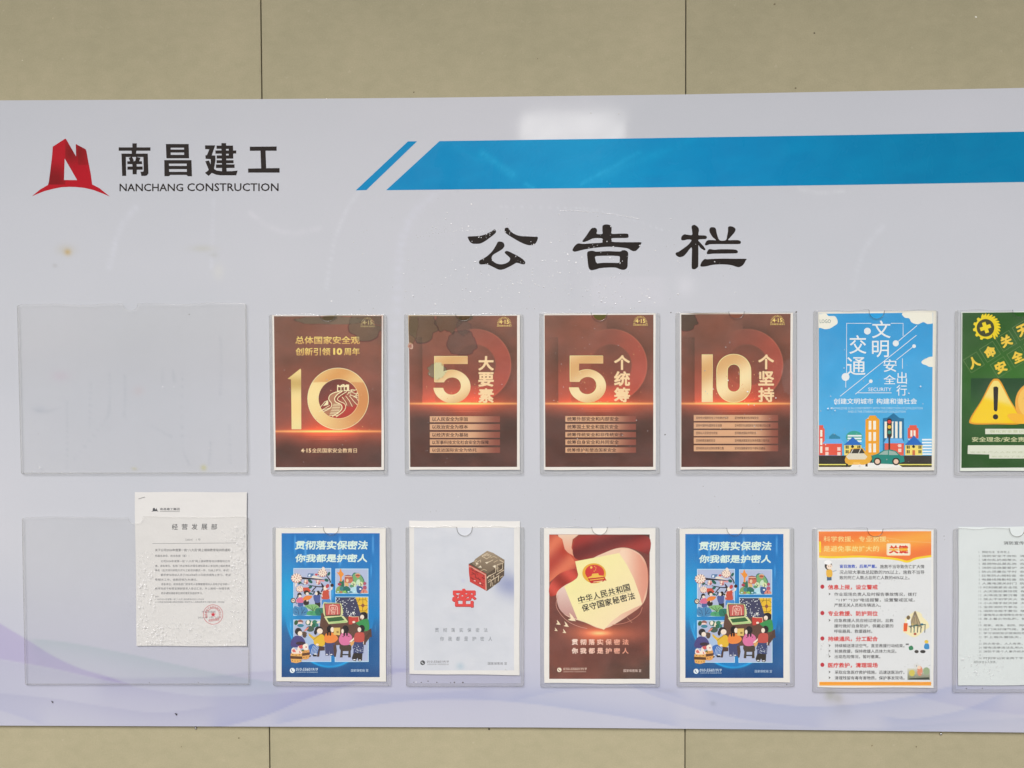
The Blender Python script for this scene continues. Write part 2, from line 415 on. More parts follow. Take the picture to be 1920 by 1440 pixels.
# three chips and specks on the panels
sp = Sheet(wall, (0, 0, 1), 0.0003, M_PRINT)
for x, y, r, c in ((99, 34, 1.6, (200, 190, 150)), (42, 113, 1.4, (205, 200, 170)), (1830, 32, 2.4, (235, 230, 215)), (1527, 62, 1.5, (60, 50, 30)),
                   (448, 1309 + 75, 1.5, (95, 90, 60)), (915, 1364 + 4, 0, (0, 0, 0)), (1718, 1400, 1.8, (110, 100, 70)), (776, 173, 1.6, (110, 100, 70)),
                   (1452, 8, 2.2, (120, 108, 80)), (1492, 165, 2.0, (115, 105, 78)), (1008, 110, 1.4, (105, 98, 70)), (340, 1400, 1.2, (120, 110, 80)), (1635, 1398, 1.6, (130, 118, 86))):
    if r: sp.poly('speckles', [(x + r * (0.6 + 0.7 * random.random()) * math.cos(a), y + r * (0.5 + 0.6 * random.random()) * math.sin(a)) for a in np.linspace(0, 6.28, 8)[:-1]], c)
# damp marks under the board
def rough_blob(cx, cy, rx, ry, n=26, amp=0.25, seed=0):
    r_ = np.random.default_rng(seed); ph = r_.random(4) * 6.28
    return [(cx + rx * math.cos(a) * (1 + amp * (0.5 * math.sin(3 * a + ph[0]) + 0.3 * math.sin(5 * a + ph[1]) + 0.2 * math.sin(9 * a + ph[2]))),
             cy + ry * math.sin(a) * (1 + amp * (0.5 * math.sin(2 * a + ph[3]) + 0.3 * math.sin(4 * a + ph[1])))) for a in np.linspace(0, 2 * math.pi, n, endpoint=False)]
sp.build()

# ------------------------------------------------------------------ the notice board
XL, XR = -62.0, 2342.0
def ytop(x): return np.interp(x, [-62, 0, 490, 800, 1286, 1600, 1920, 2342], [188.6, 188.2, 185.8, 183.2, 177, 171.3, 164.8, 155.5])
def ybot(x): return np.interp(x, [-62, 0, 506, 1000, 1400, 1920, 2342], [1360, 1360.5, 1362.5, 1364, 1367.5, 1373.5, 1379])
c0 = at(960, 1364, 0)
board = thing('notice_board', (float(c0[0]), 0, float(c0[2])), 'large glossy white acrylic notice board with blue stripe and lavender wave print', 'notice board')
BOFF = np.array(board.location)
NX, NY = 690, 338
U, Vv = np.meshgrid(np.linspace(XL, XR, NX + 1), np.linspace(0, 1, NY + 1))
PY = ytop(U) * (1 - Vv) + ybot(U) * Vv; PX = U

def curve(pts):
    p = spline(pts, 8, closed=False); xs = np.array([q[0] for q in p]); ys = np.array([q[1] for q in p])
    o = np.argsort(xs); return xs[o], ys[o]
def board_col(x, y):
    c = np.tile(np.array([196.0, 196.0, 200.0]), (len(x), 1))
    n = fbm(x / 260, y / 200, 3) - 0.5
    c += n[:, None] * np.array([8, 6, 6])  # faint mottling puts uneven soft light into the board colour
    # greyer, greener top left; more lavender at the bottom
    t = sstep(1000, 1300, y)[:, None]; c += t * np.array([-6, -7, 1])
    def ribbon(pts, side, L, amp, soft=2.0, x0=None, x1=None, fade=40):
        xs, ys = curve(pts); e = np.interp(x, xs, ys); d = (y - e) * side
        mfade = sstep(xs[0] - 1, xs[0] + (fade if xs[0] > 0 else 0.1), x) * (1 - sstep(xs[-1] - fade, xs[-1], x))
        return 0.85 * (sstep(-soft, soft, d) * np.exp(-np.clip(d, 0, None) / L) * mfade)[:, None] * (np.array(amp, float) * np.array([1, 0.84, 1]) - np.array([0, 0, 2.5]))
    def band(top, bot, amp, soft=2.5):
        xs, ys = curve(top); a = np.interp(x, xs, ys); xs2, ys2 = curve(bot); b = np.interp(x, xs2, ys2)
        lo = max(xs[0], xs2[0]); hi = min(xs[-1], xs2[-1])
        mk = sstep(-soft, soft, y - a) * sstep(-soft, soft, b - y) * ((x >= lo) & (x <= hi))
        return 0.95 * mk[:, None] * np.array(amp, float)
    c += band([(-62, 1130), (0, 1169), (52, 1200), (100, 1230), (150, 1253), (200, 1268), (245, 1284)], [(-62, 1230), (0, 1236), (100, 1254), (180, 1272), (245, 1285)], (-14, -21, -5))
    c += ribbon([(40, 1196), (130, 1205), (250, 1228), (350, 1250), (450, 1270), (540, 1282)], 1, 30, (-16, -9, -8))
    c += ribbon([(170, 1266), (220, 1271), (300, 1271), (400, 1268), (460, 1261), (560, 1255), (700, 1250), (860, 1262), (1000, 1262)], 1, 34, (-13, -17, -5))
    c += ribbon([(-62, 1232), (0, 1238), (100, 1256), (200, 1278), (300, 1296), (400, 1306), (520, 1300), (640, 1290)], 1, 60, (-9, -12, -2))
    c += ribbon([(-62, 1298), (0, 1300), (100, 1310), (200, 1325), (300, 1336), (420, 1322)], 1, 25, (-10, -12, -3))
    c += ribbon([(380, 1372), (440, 1358), (500, 1341), (570, 1312), (640, 1290), (740, 1262), (800, 1256)], -1, 46, (-20, -22, -3))
    c += ribbon([(-62, 1322), (0, 1332), (60, 1352), (100, 1368)], -1, 30, (-9, -10, 0))
    c += ribbon([(500, 1362), (640, 1333), (720, 1319), (800, 1312), (900, 1312), (1000, 1320), (1100, 1334), (1200, 1349), (1290, 1366)], -1, 26, (-19, -18, -2))
    c += ribbon([(640, 1296), (760, 1301), (860, 1296), (940, 1285)], 1, 22, (-8, -9, -1))
    c += ribbon([(950, 1316), (1040, 1298), (1130, 1289), (1220, 1293), (1300, 1318)], -1, 18, (-12, -12, -1))
    c += ribbon([(1140, 1262), (1200, 1294), (1280, 1322), (1400, 1350), (1560, 1366)], -1, 26, (-13, -13, -1))
    c += ribbon([(1300, 1288), (1400, 1311), (1500, 1324), (1600, 1321), (1700, 1307), (1800, 1282), (1920, 1250), (2100, 1235)], 1, 26, (-19, -17, -2))
    c += ribbon([(1640, 1340), (1700, 1348), (1760, 1341), (1820, 1326), (1900, 1290)], 1, 26, (-16, -15, -1))
    c += ribbon([(1700, 1300), (1780, 1320), (1860, 1334), (1960, 1340), (2300, 1340)], -1, 30, (-10, -12, -1))
    c += ribbon([(1260, 1345), (1400, 1356), (1560, 1366), (1700, 1362), (1850, 1350), (2300, 1330)], 1, 18, (-8, -7, -1))
    # brown spot, faint dirt and a damp mark under the rescue sheet
    def spot(cx, cy, rx, ry, amp, p=1.0):
        d = ((x - cx) / rx) ** 2 + ((y - cy) / ry) ** 2
        return (np.exp(-d * p))[:, None] * np.array(amp, float)
    c += spot(127, 473, 6, 5.5, (-2, -24, -66)) + spot(124, 468, 16, 9, (-4, -8, -18))
    c += spot(103, 498, 4, 3, (-14, -16, -18)) + spot(410, 510, 10, 14, (6, 5, 0)) + spot(380, 466, 22, 6, (-5, -6, -14)) + spot(400, 478, 8, 5, (-8, -8, -12))
    c += spot(1556, 1303, 10, 11, (-20, -20, -34)) + spot(1572, 1309, 9, 9, (-13, -14, -24)) + spot(1580, 1328, 20, 16, (-5, -6, -8))
    c += spot(1337, 1319, 5, 4, (-16, -16, -16)) + spot(1250, 1295, 18, 4, (-4, -5, -9))
    # pale arcs paint reflection streaks into the board; darker lines are dried runs
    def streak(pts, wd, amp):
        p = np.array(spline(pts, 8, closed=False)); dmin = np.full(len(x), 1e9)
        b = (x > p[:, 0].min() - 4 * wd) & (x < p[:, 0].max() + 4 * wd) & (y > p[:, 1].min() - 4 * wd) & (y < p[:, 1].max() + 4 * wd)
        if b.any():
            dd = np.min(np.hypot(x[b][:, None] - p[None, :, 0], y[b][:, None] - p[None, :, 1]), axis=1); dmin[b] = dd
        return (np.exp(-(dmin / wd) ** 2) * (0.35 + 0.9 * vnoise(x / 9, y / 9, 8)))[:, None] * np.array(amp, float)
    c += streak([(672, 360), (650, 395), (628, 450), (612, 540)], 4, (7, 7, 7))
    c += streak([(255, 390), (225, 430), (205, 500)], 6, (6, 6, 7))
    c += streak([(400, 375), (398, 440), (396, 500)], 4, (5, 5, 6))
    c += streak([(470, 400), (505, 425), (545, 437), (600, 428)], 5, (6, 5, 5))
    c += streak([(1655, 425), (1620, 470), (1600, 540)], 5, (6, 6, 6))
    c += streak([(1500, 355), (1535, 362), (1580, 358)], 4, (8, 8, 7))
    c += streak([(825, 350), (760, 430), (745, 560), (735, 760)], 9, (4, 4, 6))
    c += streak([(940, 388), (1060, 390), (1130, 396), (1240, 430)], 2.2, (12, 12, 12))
    for q in ([(125, 755), (126, 800), (125, 880)], [(205, 700), (205, 760), (196, 790), (140, 860)], [(234, 705), (235, 745), (233, 780)], [(413, 630), (415, 680), (413, 740)], [(305, 690), (305, 720)], [(325, 695), (327, 715)], [(395, 830), (392, 870)], [(430, 800), (432, 868)], [(342, 700), (342, 830), (355, 870)], [(60, 766), (85, 772), (112, 764)], [(170, 720), (168, 800)], [(285, 800), (320, 818)]):
        c += streak(q, 2.6, (-9, -8, -7))
    c += spot(382, 877, 5, 5, (-4, -8, -52)) + spot(252, 879, 5, 3, (-4, -8, -30)) + spot(113, 705, 16, 9, (0, -7, -4)) + spot(260, 733, 10, 8, (1, -5, -6)) + spot(75, 768, 12, 7, (-8, -7, -5)) + spot(250, 740, 190, 130, (-5, -4, -3), 0.5)
    # pale patch right of the title paints a bright window's reflection into the board
    mm = sstep(1106, 1116, x + 6 * fbm(y / 9, y / 9, 2)) * (1 - sstep(1235, 1265, x)) * sstep(515, 522, y) * (1 - sstep(568, 584, y))
    c += (mm * (0.5 + 0.6 * fbm(x / 22, y / 22, 5)))[:, None] * np.array([4.5, 3.5, 4])
    c += spot(1285, 535, 18, 20, (9, 8, 8))
    return c
X1, Y1 = PX.ravel(), PY.ravel()
P = at(X1, Y1, BOARD_H) - BOFF
idx = (np.arange(NX)[None, :] + np.arange(NY)[:, None] * (NX + 1)).ravel()
Q = np.stack([idx, idx + NX + 1, idx + NX + 2, idx + 1], 1)
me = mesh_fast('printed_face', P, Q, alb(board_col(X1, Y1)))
link('printed_face', me, M_BOARD, board)
# body of the board behind its face
eb = bmesh.new(); xs = np.linspace(XL, XR, 40)
tp = at(xs, ytop(xs), BOARD_H - 0.00012); bt = at(xs, ybot(xs), BOARD_H - 0.00012)
ring = [Vector(p) for p in tp] + [Vector(p) for p in bt[::-1]]
f = eb.faces.new([eb.verts.new((p.x, -(BOARD_H - 0.0002), p.z)) for p in ring])
ex = bmesh.ops.extrude_face_region(eb, geom=[f]); bmesh.ops.translate(eb, verts=[v for v in ex['geom'] if isinstance(v, bmesh.types.BMVert)], vec=(0, 0.0045, 0))
bmesh.ops.triangulate(eb, faces=[q for q in eb.faces if len(q.verts) > 4])
bm_obj('acrylic_sheet', eb, M_BOARD_EDGE, board, BOFF)
# stand-off blocks hold the sheet clear of the wall
for px in (60, 700, 1340, 1980):
    for py in (300, 900, 1300):
        p = at(px, py, 0); b = bmesh.new(); box_bm(b, p[0] - 0.02, p[0] + 0.02, -0.0034, -0.0001, p[2] - 0.02, p[2] + 0.02, 0.0004)
        bm_obj('mounting_block', b, M_DARK, board, BOFF)
# small screw heads under the lower edge
for px, py, r in ((367, 1365, 0.0024), (1764, 1376, 0.0024), (917, 1367, 0.0016)):
    p = at(px, py, 0.001); b = bmesh.new(); bmesh.ops.create_uvsphere(b, u_segments=12, v_segments=8, radius=r)
    bmesh.ops.translate(b, verts=b.verts, vec=(p[0], -0.001, p[2])); bm_obj('clip_screw', b, M_SCREW if r > 0.002 else M_BUG, board, BOFF, True)

BS = Sheet(board, (0, 0, 1), BOARD_H, M_VINYL)
BLUE = (0, 134, 185)
def stripe_col(x, y):
    c = np.tile(np.array(BLUE, float), (len(x), 1))
    n = fbm(x / 60 + y / 25, y / 45 - x / 70, 21) - 0.5; c += n[:, None] * np.array([10, 10, 8])
    fx = sstep(1300, 1800, x)[:, None]; c += fx * np.array([-2, -10, -18])
    mk = np.exp(-((x - 1080) / 150) ** 2)[:, None]; c += mk * np.array([16, 12, 10])  # lighter stretch paints the lamp's reflection into the blue
    for (ax, ay, bx, by, wd, am) in ((905, 287, 962, 328, 7, 20), (1090, 345, 1200, 285, 4, 14), (1130, 330, 1300, 262, 8, 8), (850, 275, 900, 300, 8, 7), (985, 345, 1000, 352, 4, 18)):
        dx, dy = bx - ax, by - ay; L = math.hypot(dx, dy); t = np.clip(((x - ax) * dx + (y - ay) * dy) / L ** 2, 0, 1)
        d = np.hypot(x - ax - t * dx, y - ay - t * dy)
        c += (np.exp(-(d / wd) ** 2) * am * (0.4 + vnoise(x / 2.5, y / 2.5, 4)))[:, None] * np.array([1.0, 0.7, 0.5])
    return c
BS.poly('slanted_stripe', [(667, 357), (765, 265), (782, 265), (687, 356.4)], BLUE)
# long stripe: fine grid so the smears on the film show
nx, ny = 520, 34
us, vsx = np.meshgrid(np.linspace(0, 1, nx + 1), np.linspace(0, 1, ny + 1))
ty = lambda x: np.interp(x, [724, 824, 1220, 1600, 1920, 2342], [266, 264.6, 259, 253, 246.8, 238.5])
by_ = lambda x: np.interp(x, [724, 1220, 1600, 1920, 2342], [356.6, 351.5, 346.5, 341.3, 334.5])
xl = 824 * (1 - vsx) + 724 * vsx; sx_ = xl * (1 - us) + 2342 * us; sy_ = ty(sx_) * (1 - vsx) + by_(sx_) * vsx
ii = (np.arange(nx)[None, :] + np.arange(ny)[:, None] * (nx + 1)).ravel()
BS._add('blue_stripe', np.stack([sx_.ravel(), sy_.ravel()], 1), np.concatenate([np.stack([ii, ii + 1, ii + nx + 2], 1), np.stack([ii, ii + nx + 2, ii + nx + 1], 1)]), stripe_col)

def z12(ox, oy, pts): return [(ox + x / 12.0, oy + y / 12.0) for x, y in pts]
# company emblem
LO = (50, 250)
def emb(x, y):
    X, Y = (x - 50) * 12, (y - 250) * 12
    base = np.tile(np.array([178.0, 26, 38]), (len(x), 1))
    leftleg = (X < 860) & (Y < 1150)
    t = sstep(500, 1000, Y - (X - 500) * 0.15) * leftleg * (1 - sstep(700, 860, X) * 0.4)
    base = base + t[:, None] * np.array([-48, -2, -10])
    r = (X >= 860) & (Y < 1100)
    t2 = np.exp(-((X - 1000) / 260) ** 2 - ((Y - 420) / 260) ** 2) * r
    return base + t2[:, None] * np.array([-46, 2, -8]) + ((X > 1150) * (Y < 700) * 1.0)[:, None] * np.array([-22, 2, -4])
BS.poly('emblem', z12(*LO, [(585, 300), (868, 118), (885, 125), (1112, 520), (1103, 238), (1325, 355), (1345, 400), (1380, 600), (1440, 900), (1475, 1150), (1640, 1235), (1870, 1420),
     (1700, 1350), (1500, 1275), (1300, 1228), (1100, 1208), (950, 1204), (780, 1214), (600, 1248), (400, 1300), (250, 1360), (115, 1418), (300, 1265), (480, 1160), (500, 1080), (530, 850), (565, 560), (580, 400)]),
     emb, holes=[z12(*LO, [(855, 565), (1135, 1052), (840, 1050)])], cell=2.2)
# 南昌建工
INK = (44, 38, 35)
def strokes(part, ox, oy, S):
    for q in S:
        if len(q) == 4 and not isinstance(q[0], tuple): q = [(q[0], q[1]), (q[2], q[1]), (q[2], q[3]), (q[0], q[3])]
        BS.poly(part, z12(ox, oy, q), INK)
def glyph(part, ox, oy, outer, holes=()): BS.poly(part, z12(ox, oy, outer), INK, holes=[z12(ox, oy, h) for h in holes])
N_ = 'company_character#'
glyph(N_, 210, 260, [(150, 195), (458, 195), (458, 105), (558, 105), (556, 195), (865, 195), (865, 272), (552, 272), (540, 335), (805, 335), (820, 780), (790, 825), (750, 838), (662, 838), (640, 745), (690, 742), (712, 730), (706, 412),
                    (312, 412), (320, 838), (228, 838), (212, 335), (445, 335), (440, 272), (150, 272)])
glyph(N_, 210, 260, [(375, 430), (450, 405), (492, 490), (470, 505), (520, 505), (545, 410), (640, 430), (612, 508), (672, 508), (682, 572), (555, 574), (555, 625), (688, 625), (690, 698), (558, 700), (555, 802), (465, 802), (462, 698), (345, 698), (345, 628), (460, 625), (455, 574), (345, 572), (342, 510), (405, 506)])
glyph(N_, 210, 260, [(1212, 120), (1725, 120), (1735, 442), (1225, 442)], [[(1320, 204), (1620, 204), (1620, 244), (1320, 244)], [(1320, 312), (1622, 312), (1622, 364), (1322, 364)]])
glyph(N_, 210, 260, [(1175, 482), (1788, 482), (1800, 848), (1710, 845), (1675, 816), (1310, 816), (1285, 845), (1180, 845)], [[(1282, 562), (1680, 562), (1680, 612), (1282, 612)], [(1285, 686), (1684, 686), (1684, 745), (1285, 745)]])
glyph(N_, 370, 260, [(172, 150), (402, 150), (325, 375), (408, 380), (408, 500), (375, 680), (430, 715), (555, 732), (552, 660), (420, 660), (418, 580), (552, 580), (552, 552), (432, 552), (432, 484), (550, 484), (548, 448), (435, 448), (435, 376), (548, 376), (545, 338), (408, 338),
                    (405, 264), (543, 264), (542, 230), (432, 228), (432, 155), (542, 155), (542, 100), (648, 100), (648, 155), (802, 155), (806, 264), (876, 264), (876, 334), (808, 336), (810, 448), (650, 450), (650, 484), (815, 484), (816, 552), (650, 554), (652, 578), (838, 578), (838, 658), (656, 660), (660, 732), (780, 730),
                    (908, 718), (875, 825), (520, 825), (420, 810), (325, 770), (255, 840), (170, 770), (245, 715), (252, 690), (178, 510), (262, 488), (300, 580), (300, 462), (185, 452), (180, 378), (215, 368), (270, 240), (175, 235)],
      [[(646, 230), (706, 230), (706, 266), (646, 266)], [(648, 340), (706, 340), (706, 376), (648, 376)]])
glyph(N_, 370, 260, [(1180, 180), (1785, 176), (1785, 272), (1535, 272), (1550, 664), (1850, 662), (1852, 764), (1142, 764), (1142, 672), (1435, 668), (1420, 272), (1182, 274)])
BS.text('english_word#', 'NANCHANG', 224, 344.2, 343.6, 358.8, (44, 38, 35), 0.016)
BS.text('english_word#', 'CONSTRUCTION', 351, 343.4, 522.5, 358.6, (44, 38, 35), 0.016)
# 公告栏
TT = 'title_character#'
def tg(ox, oy, outer, holes=(), sm=5): BS.poly(TT, z12(ox, oy, spline(outer, sm)), INK, holes=[z12(ox, oy, h) for h in holes])
tg(860, 400, [(205, 545), (220, 522), (300, 516), (480, 505), (600, 472), (720, 415), (800, 362), (835, 385), (838, 430), (790, 480), (700, 550), (580, 635), (480, 680), (390, 686), (310, 680), (250, 635)])
tg(860, 400, [(1035, 350), (1060, 325), (1110, 325), (1145, 370), (1200, 430), (1290, 480), (1400, 510), (1560, 518), (1700, 526), (1775, 530), (1775, 590), (1735, 670), (1690, 705), (1620, 718), (1540, 710), (1400, 655), (1230, 560), (1090, 470), (1040, 420)])
tg(860, 400, [(880, 645), (940, 634), (1000, 655), (1030, 710), (1020, 760), (970, 815), (880, 870), (780, 930), (745, 985), (750, 1040), (790, 1090), (860, 1130), (940, 1145), (1020, 1138), (1100, 1105), (1145, 1065), (1155, 1010), (1110, 960), (1045, 900), (1040, 865), (1080, 845), (1140, 862),
                (1240, 912), (1340, 965), (1430, 1020), (1480, 1070), (1500, 1110), (1480, 1145), (1430, 1145), (1340, 1118), (1290, 1118), (1200, 1170), (1100, 1220), (1000, 1262), (920, 1268), (850, 1245), (740, 1190), (640, 1148), (500, 1150), (460, 1125), (460, 1080), (490, 1048), (560, 1015), (660, 945), (760, 845), (840, 720)])
tg(1060, 400, [(385, 635), (395, 605), (440, 545), (500, 460), (560, 370), (610, 328), (660, 322), (705, 350), (715, 400), (708, 460), (830, 462), (832, 380), (835, 290), (870, 258), (930, 248), (1000, 262), (1038, 300), (1042, 380), (1048, 458), (1220, 456), (1390, 458), (1422, 500), (1400, 550), (1220, 556), (1050, 562),
                 (1045, 610), (1060, 640), (1220, 648), (1480, 650), (1700, 652), (1695, 700), (1670, 760), (1600, 835), (1550, 850), (1500, 842), (1400, 790), (1250, 768), (1100, 755), (950, 752), (800, 762), (600, 785), (420, 815), (240, 860), (190, 858), (160, 830), (190, 760), (250, 695), (310, 675), (400, 686),
                 (640, 672), (820, 660), (832, 620), (825, 565), (640, 562), (500, 620), (420, 645)], sm=4)
BS.poly(TT, z12(1060, 400, spline([(490, 900), (520, 855), (590, 842), (650, 848), (700, 862), (960, 850), (1220, 858), (1280, 832), (1350, 832), (1405, 870), (1415, 930), (1405, 1080), (1398, 1200), (1360, 1255), (1300, 1272), (1220, 1255), (1130, 1222), (960, 1220), (780, 1235), (690, 1262), (590, 1280), (540, 1250), (515, 1180), (500, 1050)], 4)), INK,
        holes=[z12(1060, 400, [(665, 985), (690, 962), (850, 955), (1060, 952), (1215, 962), (1228, 1000), (1220, 1090), (1200, 1115), (1000, 1112), (850, 1112), (720, 1125), (690, 1095)])])
tg(1250, 400, [(560, 300), (600, 262), (650, 268), (710, 320), (728, 380), (718, 440), (720, 490), (800, 495), (870, 500), (905, 530), (885, 575), (800, 582), (725, 590), (712, 610), (760, 665), (830, 740), (872, 810), (855, 830), (800, 810), (740, 755), (715, 722), (714, 900), (712, 1150), (700, 1210), (640, 1255), (590, 1255), (562, 1215),
                 (564, 1000), (566, 780), (520, 800), (460, 880), (390, 955), (330, 980), (280, 985), (215, 945), (205, 890), (270, 862), (360, 800), (470, 720), (540, 640), (552, 598), (470, 590), (400, 605), (340, 605), (325, 570), (340, 515), (400, 472), (470, 482), (570, 484), (572, 400)], sm=4)
tg(1250, 400, [(860, 700), (880, 650), (920, 608), (1000, 600), (1110, 602), (1040, 540), (980, 450), (960, 380), (980, 325), (1030, 310), (1090, 325), (1112, 370), (1130, 460), (1190, 602), (1330, 602), (1360, 500), (1380, 400), (1382, 315), (1420, 290), (1480, 298), (1540, 335), (1548, 385), (1510, 450), (1440, 530), (1385, 600),
                 (1500, 602), (1610, 604), (1665, 630), (1668, 665), (1630, 690), (1400, 692), (1010, 694), (930, 712), (880, 722)], sm=4)
tg(1250, 400, [(902, 885), (930, 830), (970, 805), (1080, 818), (1200, 808), (1430, 808), (1560, 820), (1602, 855), (1585, 895), (1500, 902), (1300, 905), (1050, 908), (940, 920), (910, 910)])
tg(1250, 400, [(760, 1160), (790, 1090), (850, 1030), (920, 1032), (1100, 1022), (1300, 1018), (1550, 1022), (1785, 1024), (1780, 1060), (1720, 1160), (1640, 1208), (1580, 1205), (1450, 1165), (1300, 1150), (1150, 1150), (1020, 1162), (900, 1190), (800, 1200), (762, 1190)])
BS.build()

# ------------------------------------------------------------------ plastic pockets
PG = 'clear plastic pockets stuck to the notice board'
FRONT_H = PAPER_H + 0.0016
def pocket(label, TL, TR, BR, BL, ncx, ndepth, seed, wave=0.0010, nr=14.0, tape=6.0):
    """corners in photo pixels, ncx = x of the thumb notch"""
    q = [np.array(p, float) for p in (TL, TR, BR, BL)]
    base = at((q[2][0] + q[3][0]) / 2, (q[2][1] + q[3][1]) / 2, BOARD_H)
    root = thing('plastic_pocket', tuple(base), label, 'document pocket', PG); off = base
    def bil(u, v): return (q[0] * (1 - u) + q[1] * u) * (1 - v) + (q[3] * (1 - u) + q[2] * u) * v
    W = np.linalg.norm(q[1] - q[0]); H = np.linalg.norm(q[3] - q[0])
    un = (ncx - q[0][0]) / W; vd = ndepth / H
    # outline in (u, v) with the notch cut into the top edge
    o = []
    r_ = np.random.default_rng(seed); ph = r_.random(5) * 6.28
    def wob(u): return (1.0 * math.sin(5 * u * math.pi + ph[0]) + 0.7 * math.sin(9 * u * math.pi + ph[1])) / H * min(1, 10 * u, 10 * (1 - u))
    for u in np.linspace(0.015, un - nr * 1.15 / W, 12): o.append((u, wob(u)))
    w0 = wob(un)
    for a in np.linspace(180, 0, 17):
        o.append((un + nr / W * math.cos(rad(a)), w0 + vd * math.sin(rad(a)) ** 0.85))
    for u in np.linspace(un + nr * 1.15 / W, 0.985, 12): o.append((u, wob(u)))
    o += [(1.0, 3.5 / H), (1.0, 1 - 3 / H), (1 - 3 / W, 1.0), (3 / W, 1.0), (0.0, 1 - 3 / H), (0.0, 3.5 / H)]
    tri = tessellate_polygon([[Vector((p[0], p[1], 0)) for p in o]])
    bm = bmesh.new(); vv = [bm.verts.new((p[0], p[1], 0)) for p in o]
    for t in tri:
        try: bm.faces.new([vv[i] for i in t])
        except ValueError: pass
    for ax, L in ((0, W), (1, H)):
        x = 9.0 / L
        while x < 1:
            bmesh.ops.bisect_plane(bm, geom=bm.verts[:] + bm.edges[:] + bm.faces[:], plane_co=((x, 0, 0) if ax == 0 else (0, x, 0)), plane_no=((1, 0, 0) if ax == 0 else (0, 1, 0))); x += 9.0 / L
    bmesh.ops.triangulate(bm, faces=bm.faces[:]); bm.verts.index_update()
    UV = np.array([v.co[:2] for v in bm.verts]); T = np.array([[v.index for v in f.verts] for f in bm.faces]); bm.free()
    def height(u, v):
        edge = np.clip(np.minimum(np.minimum(u * W, (1 - u) * W), (1 - v) * H) / 22.0, 0, 1)
        b = fbm(u * 3.1 + seed, v * 2.3 + seed, seed, 2) * 0.9 + 0.25 * np.sin(v * 5 + ph[2] + 2 * np.sin(u * 3 + ph[3]))
        return FRONT_H + wave * np.clip(b, 0, 1.4) * edge
    def surf(u, v, dh=0.0):
        u = np.asarray(u, float); v = np.asarray(v, float)
        p = (q[0] * (1 - u[:, None]) + q[1] * u[:, None]) * (1 - v[:, None]) + (q[3] * (1 - u[:, None]) + q[2] * u[:, None]) * v[:, None]
        return np.array([at(a[0], a[1], h) for a, h in zip(p, height(u, v) + dh)]) - off
    V = surf(UV[:, 0], UV[:, 1])
    a = V[T[:, 1]] - V[T[:, 0]]; b = V[T[:, 2]] - V[T[:, 0]]; cr = np.cross(a, b)[:, 1]
    T = np.where((cr > 0)[:, None], T[:, ::-1], T)
    link('front_sheet', mesh_fast('front_sheet', V, T, smooth=True), M_CLEAR, root)
    # cut edge of the sheet, a thin ribbon with depth
    OU = np.array(o); cen = OU.mean(0); n = len(OU)
    P0 = surf(OU[:, 0], OU[:, 1], 0.0003)
    nxt = np.roll(OU, -1, 0) - np.roll(OU, 1, 0); nn = np.stack([-nxt[:, 1] * H, nxt[:, 0] * W], 1); nn /= (np.linalg.norm(nn, axis=1)[:, None] + 1e-9)
    inn = OU + nn * 0.85 / np.array([W, H]); P1 = surf(inn[:, 0], inn[:, 1], 0.0003)
    P2 = P0.copy(); P2[:, 1] += 0.0009
    Vr = np.concatenate([P0, P1, P2]); i = np.arange(n); j = (i + 1) % n
    Tq = np.concatenate([np.stack([i, j, j + n, i + n], 1), np.stack([i, i + 2 * n, j + 2 * n, j], 1)])
    fn = (i >= 11) & (i <= 28)
    for nm, keep, mt in (('cut_edge', ~fn, M_EDGE if tape > 4 else M_SOFT), ('notch_edge', fn, M_NOTCH if tape > 4 else M_SOFT)):
        Fk = Tq[np.concatenate([keep, keep])]; used, inv = np.unique(Fk, return_inverse=True)
        link(nm, mesh_fast(nm, Vr[used], inv.reshape(Fk.shape)), mt, root)
    # strips of clear tape / spacer down both sides and along the bottom
    def strip(u0, v0, u1, v1):
        b = bmesh.new(); c = [bil(u0, v0), bil(u1, v0), bil(u1, v1), bil(u0, v1)]
        lo = [b.verts.new(Vector(at(p[0], p[1], BOARD_H + 0.0003) - off)) for p in c]; hi = [b.verts.new(Vector(at(p[0], p[1], FRONT_H - 0.0006) - off)) for p in c]
        b.faces.new(hi); b.faces.new(lo[::-1])
        for k in range(4): b.faces.new([lo[k], lo[(k + 1) % 4], hi[(k + 1) % 4], hi[k]])
        bm_obj('side_strip', b, M_TAPE, root)
    tw, th = tape / W, tape / H
    strip(0.001, 0.004, tw, 0.999); strip(1 - tw, 0.004, 0.999, 0.999); 
    b = bmesh.new(); bm_ = None
    strip(tw + 0.001, 1 - th, 1 - tw - 0.001, 0.999)
    return root

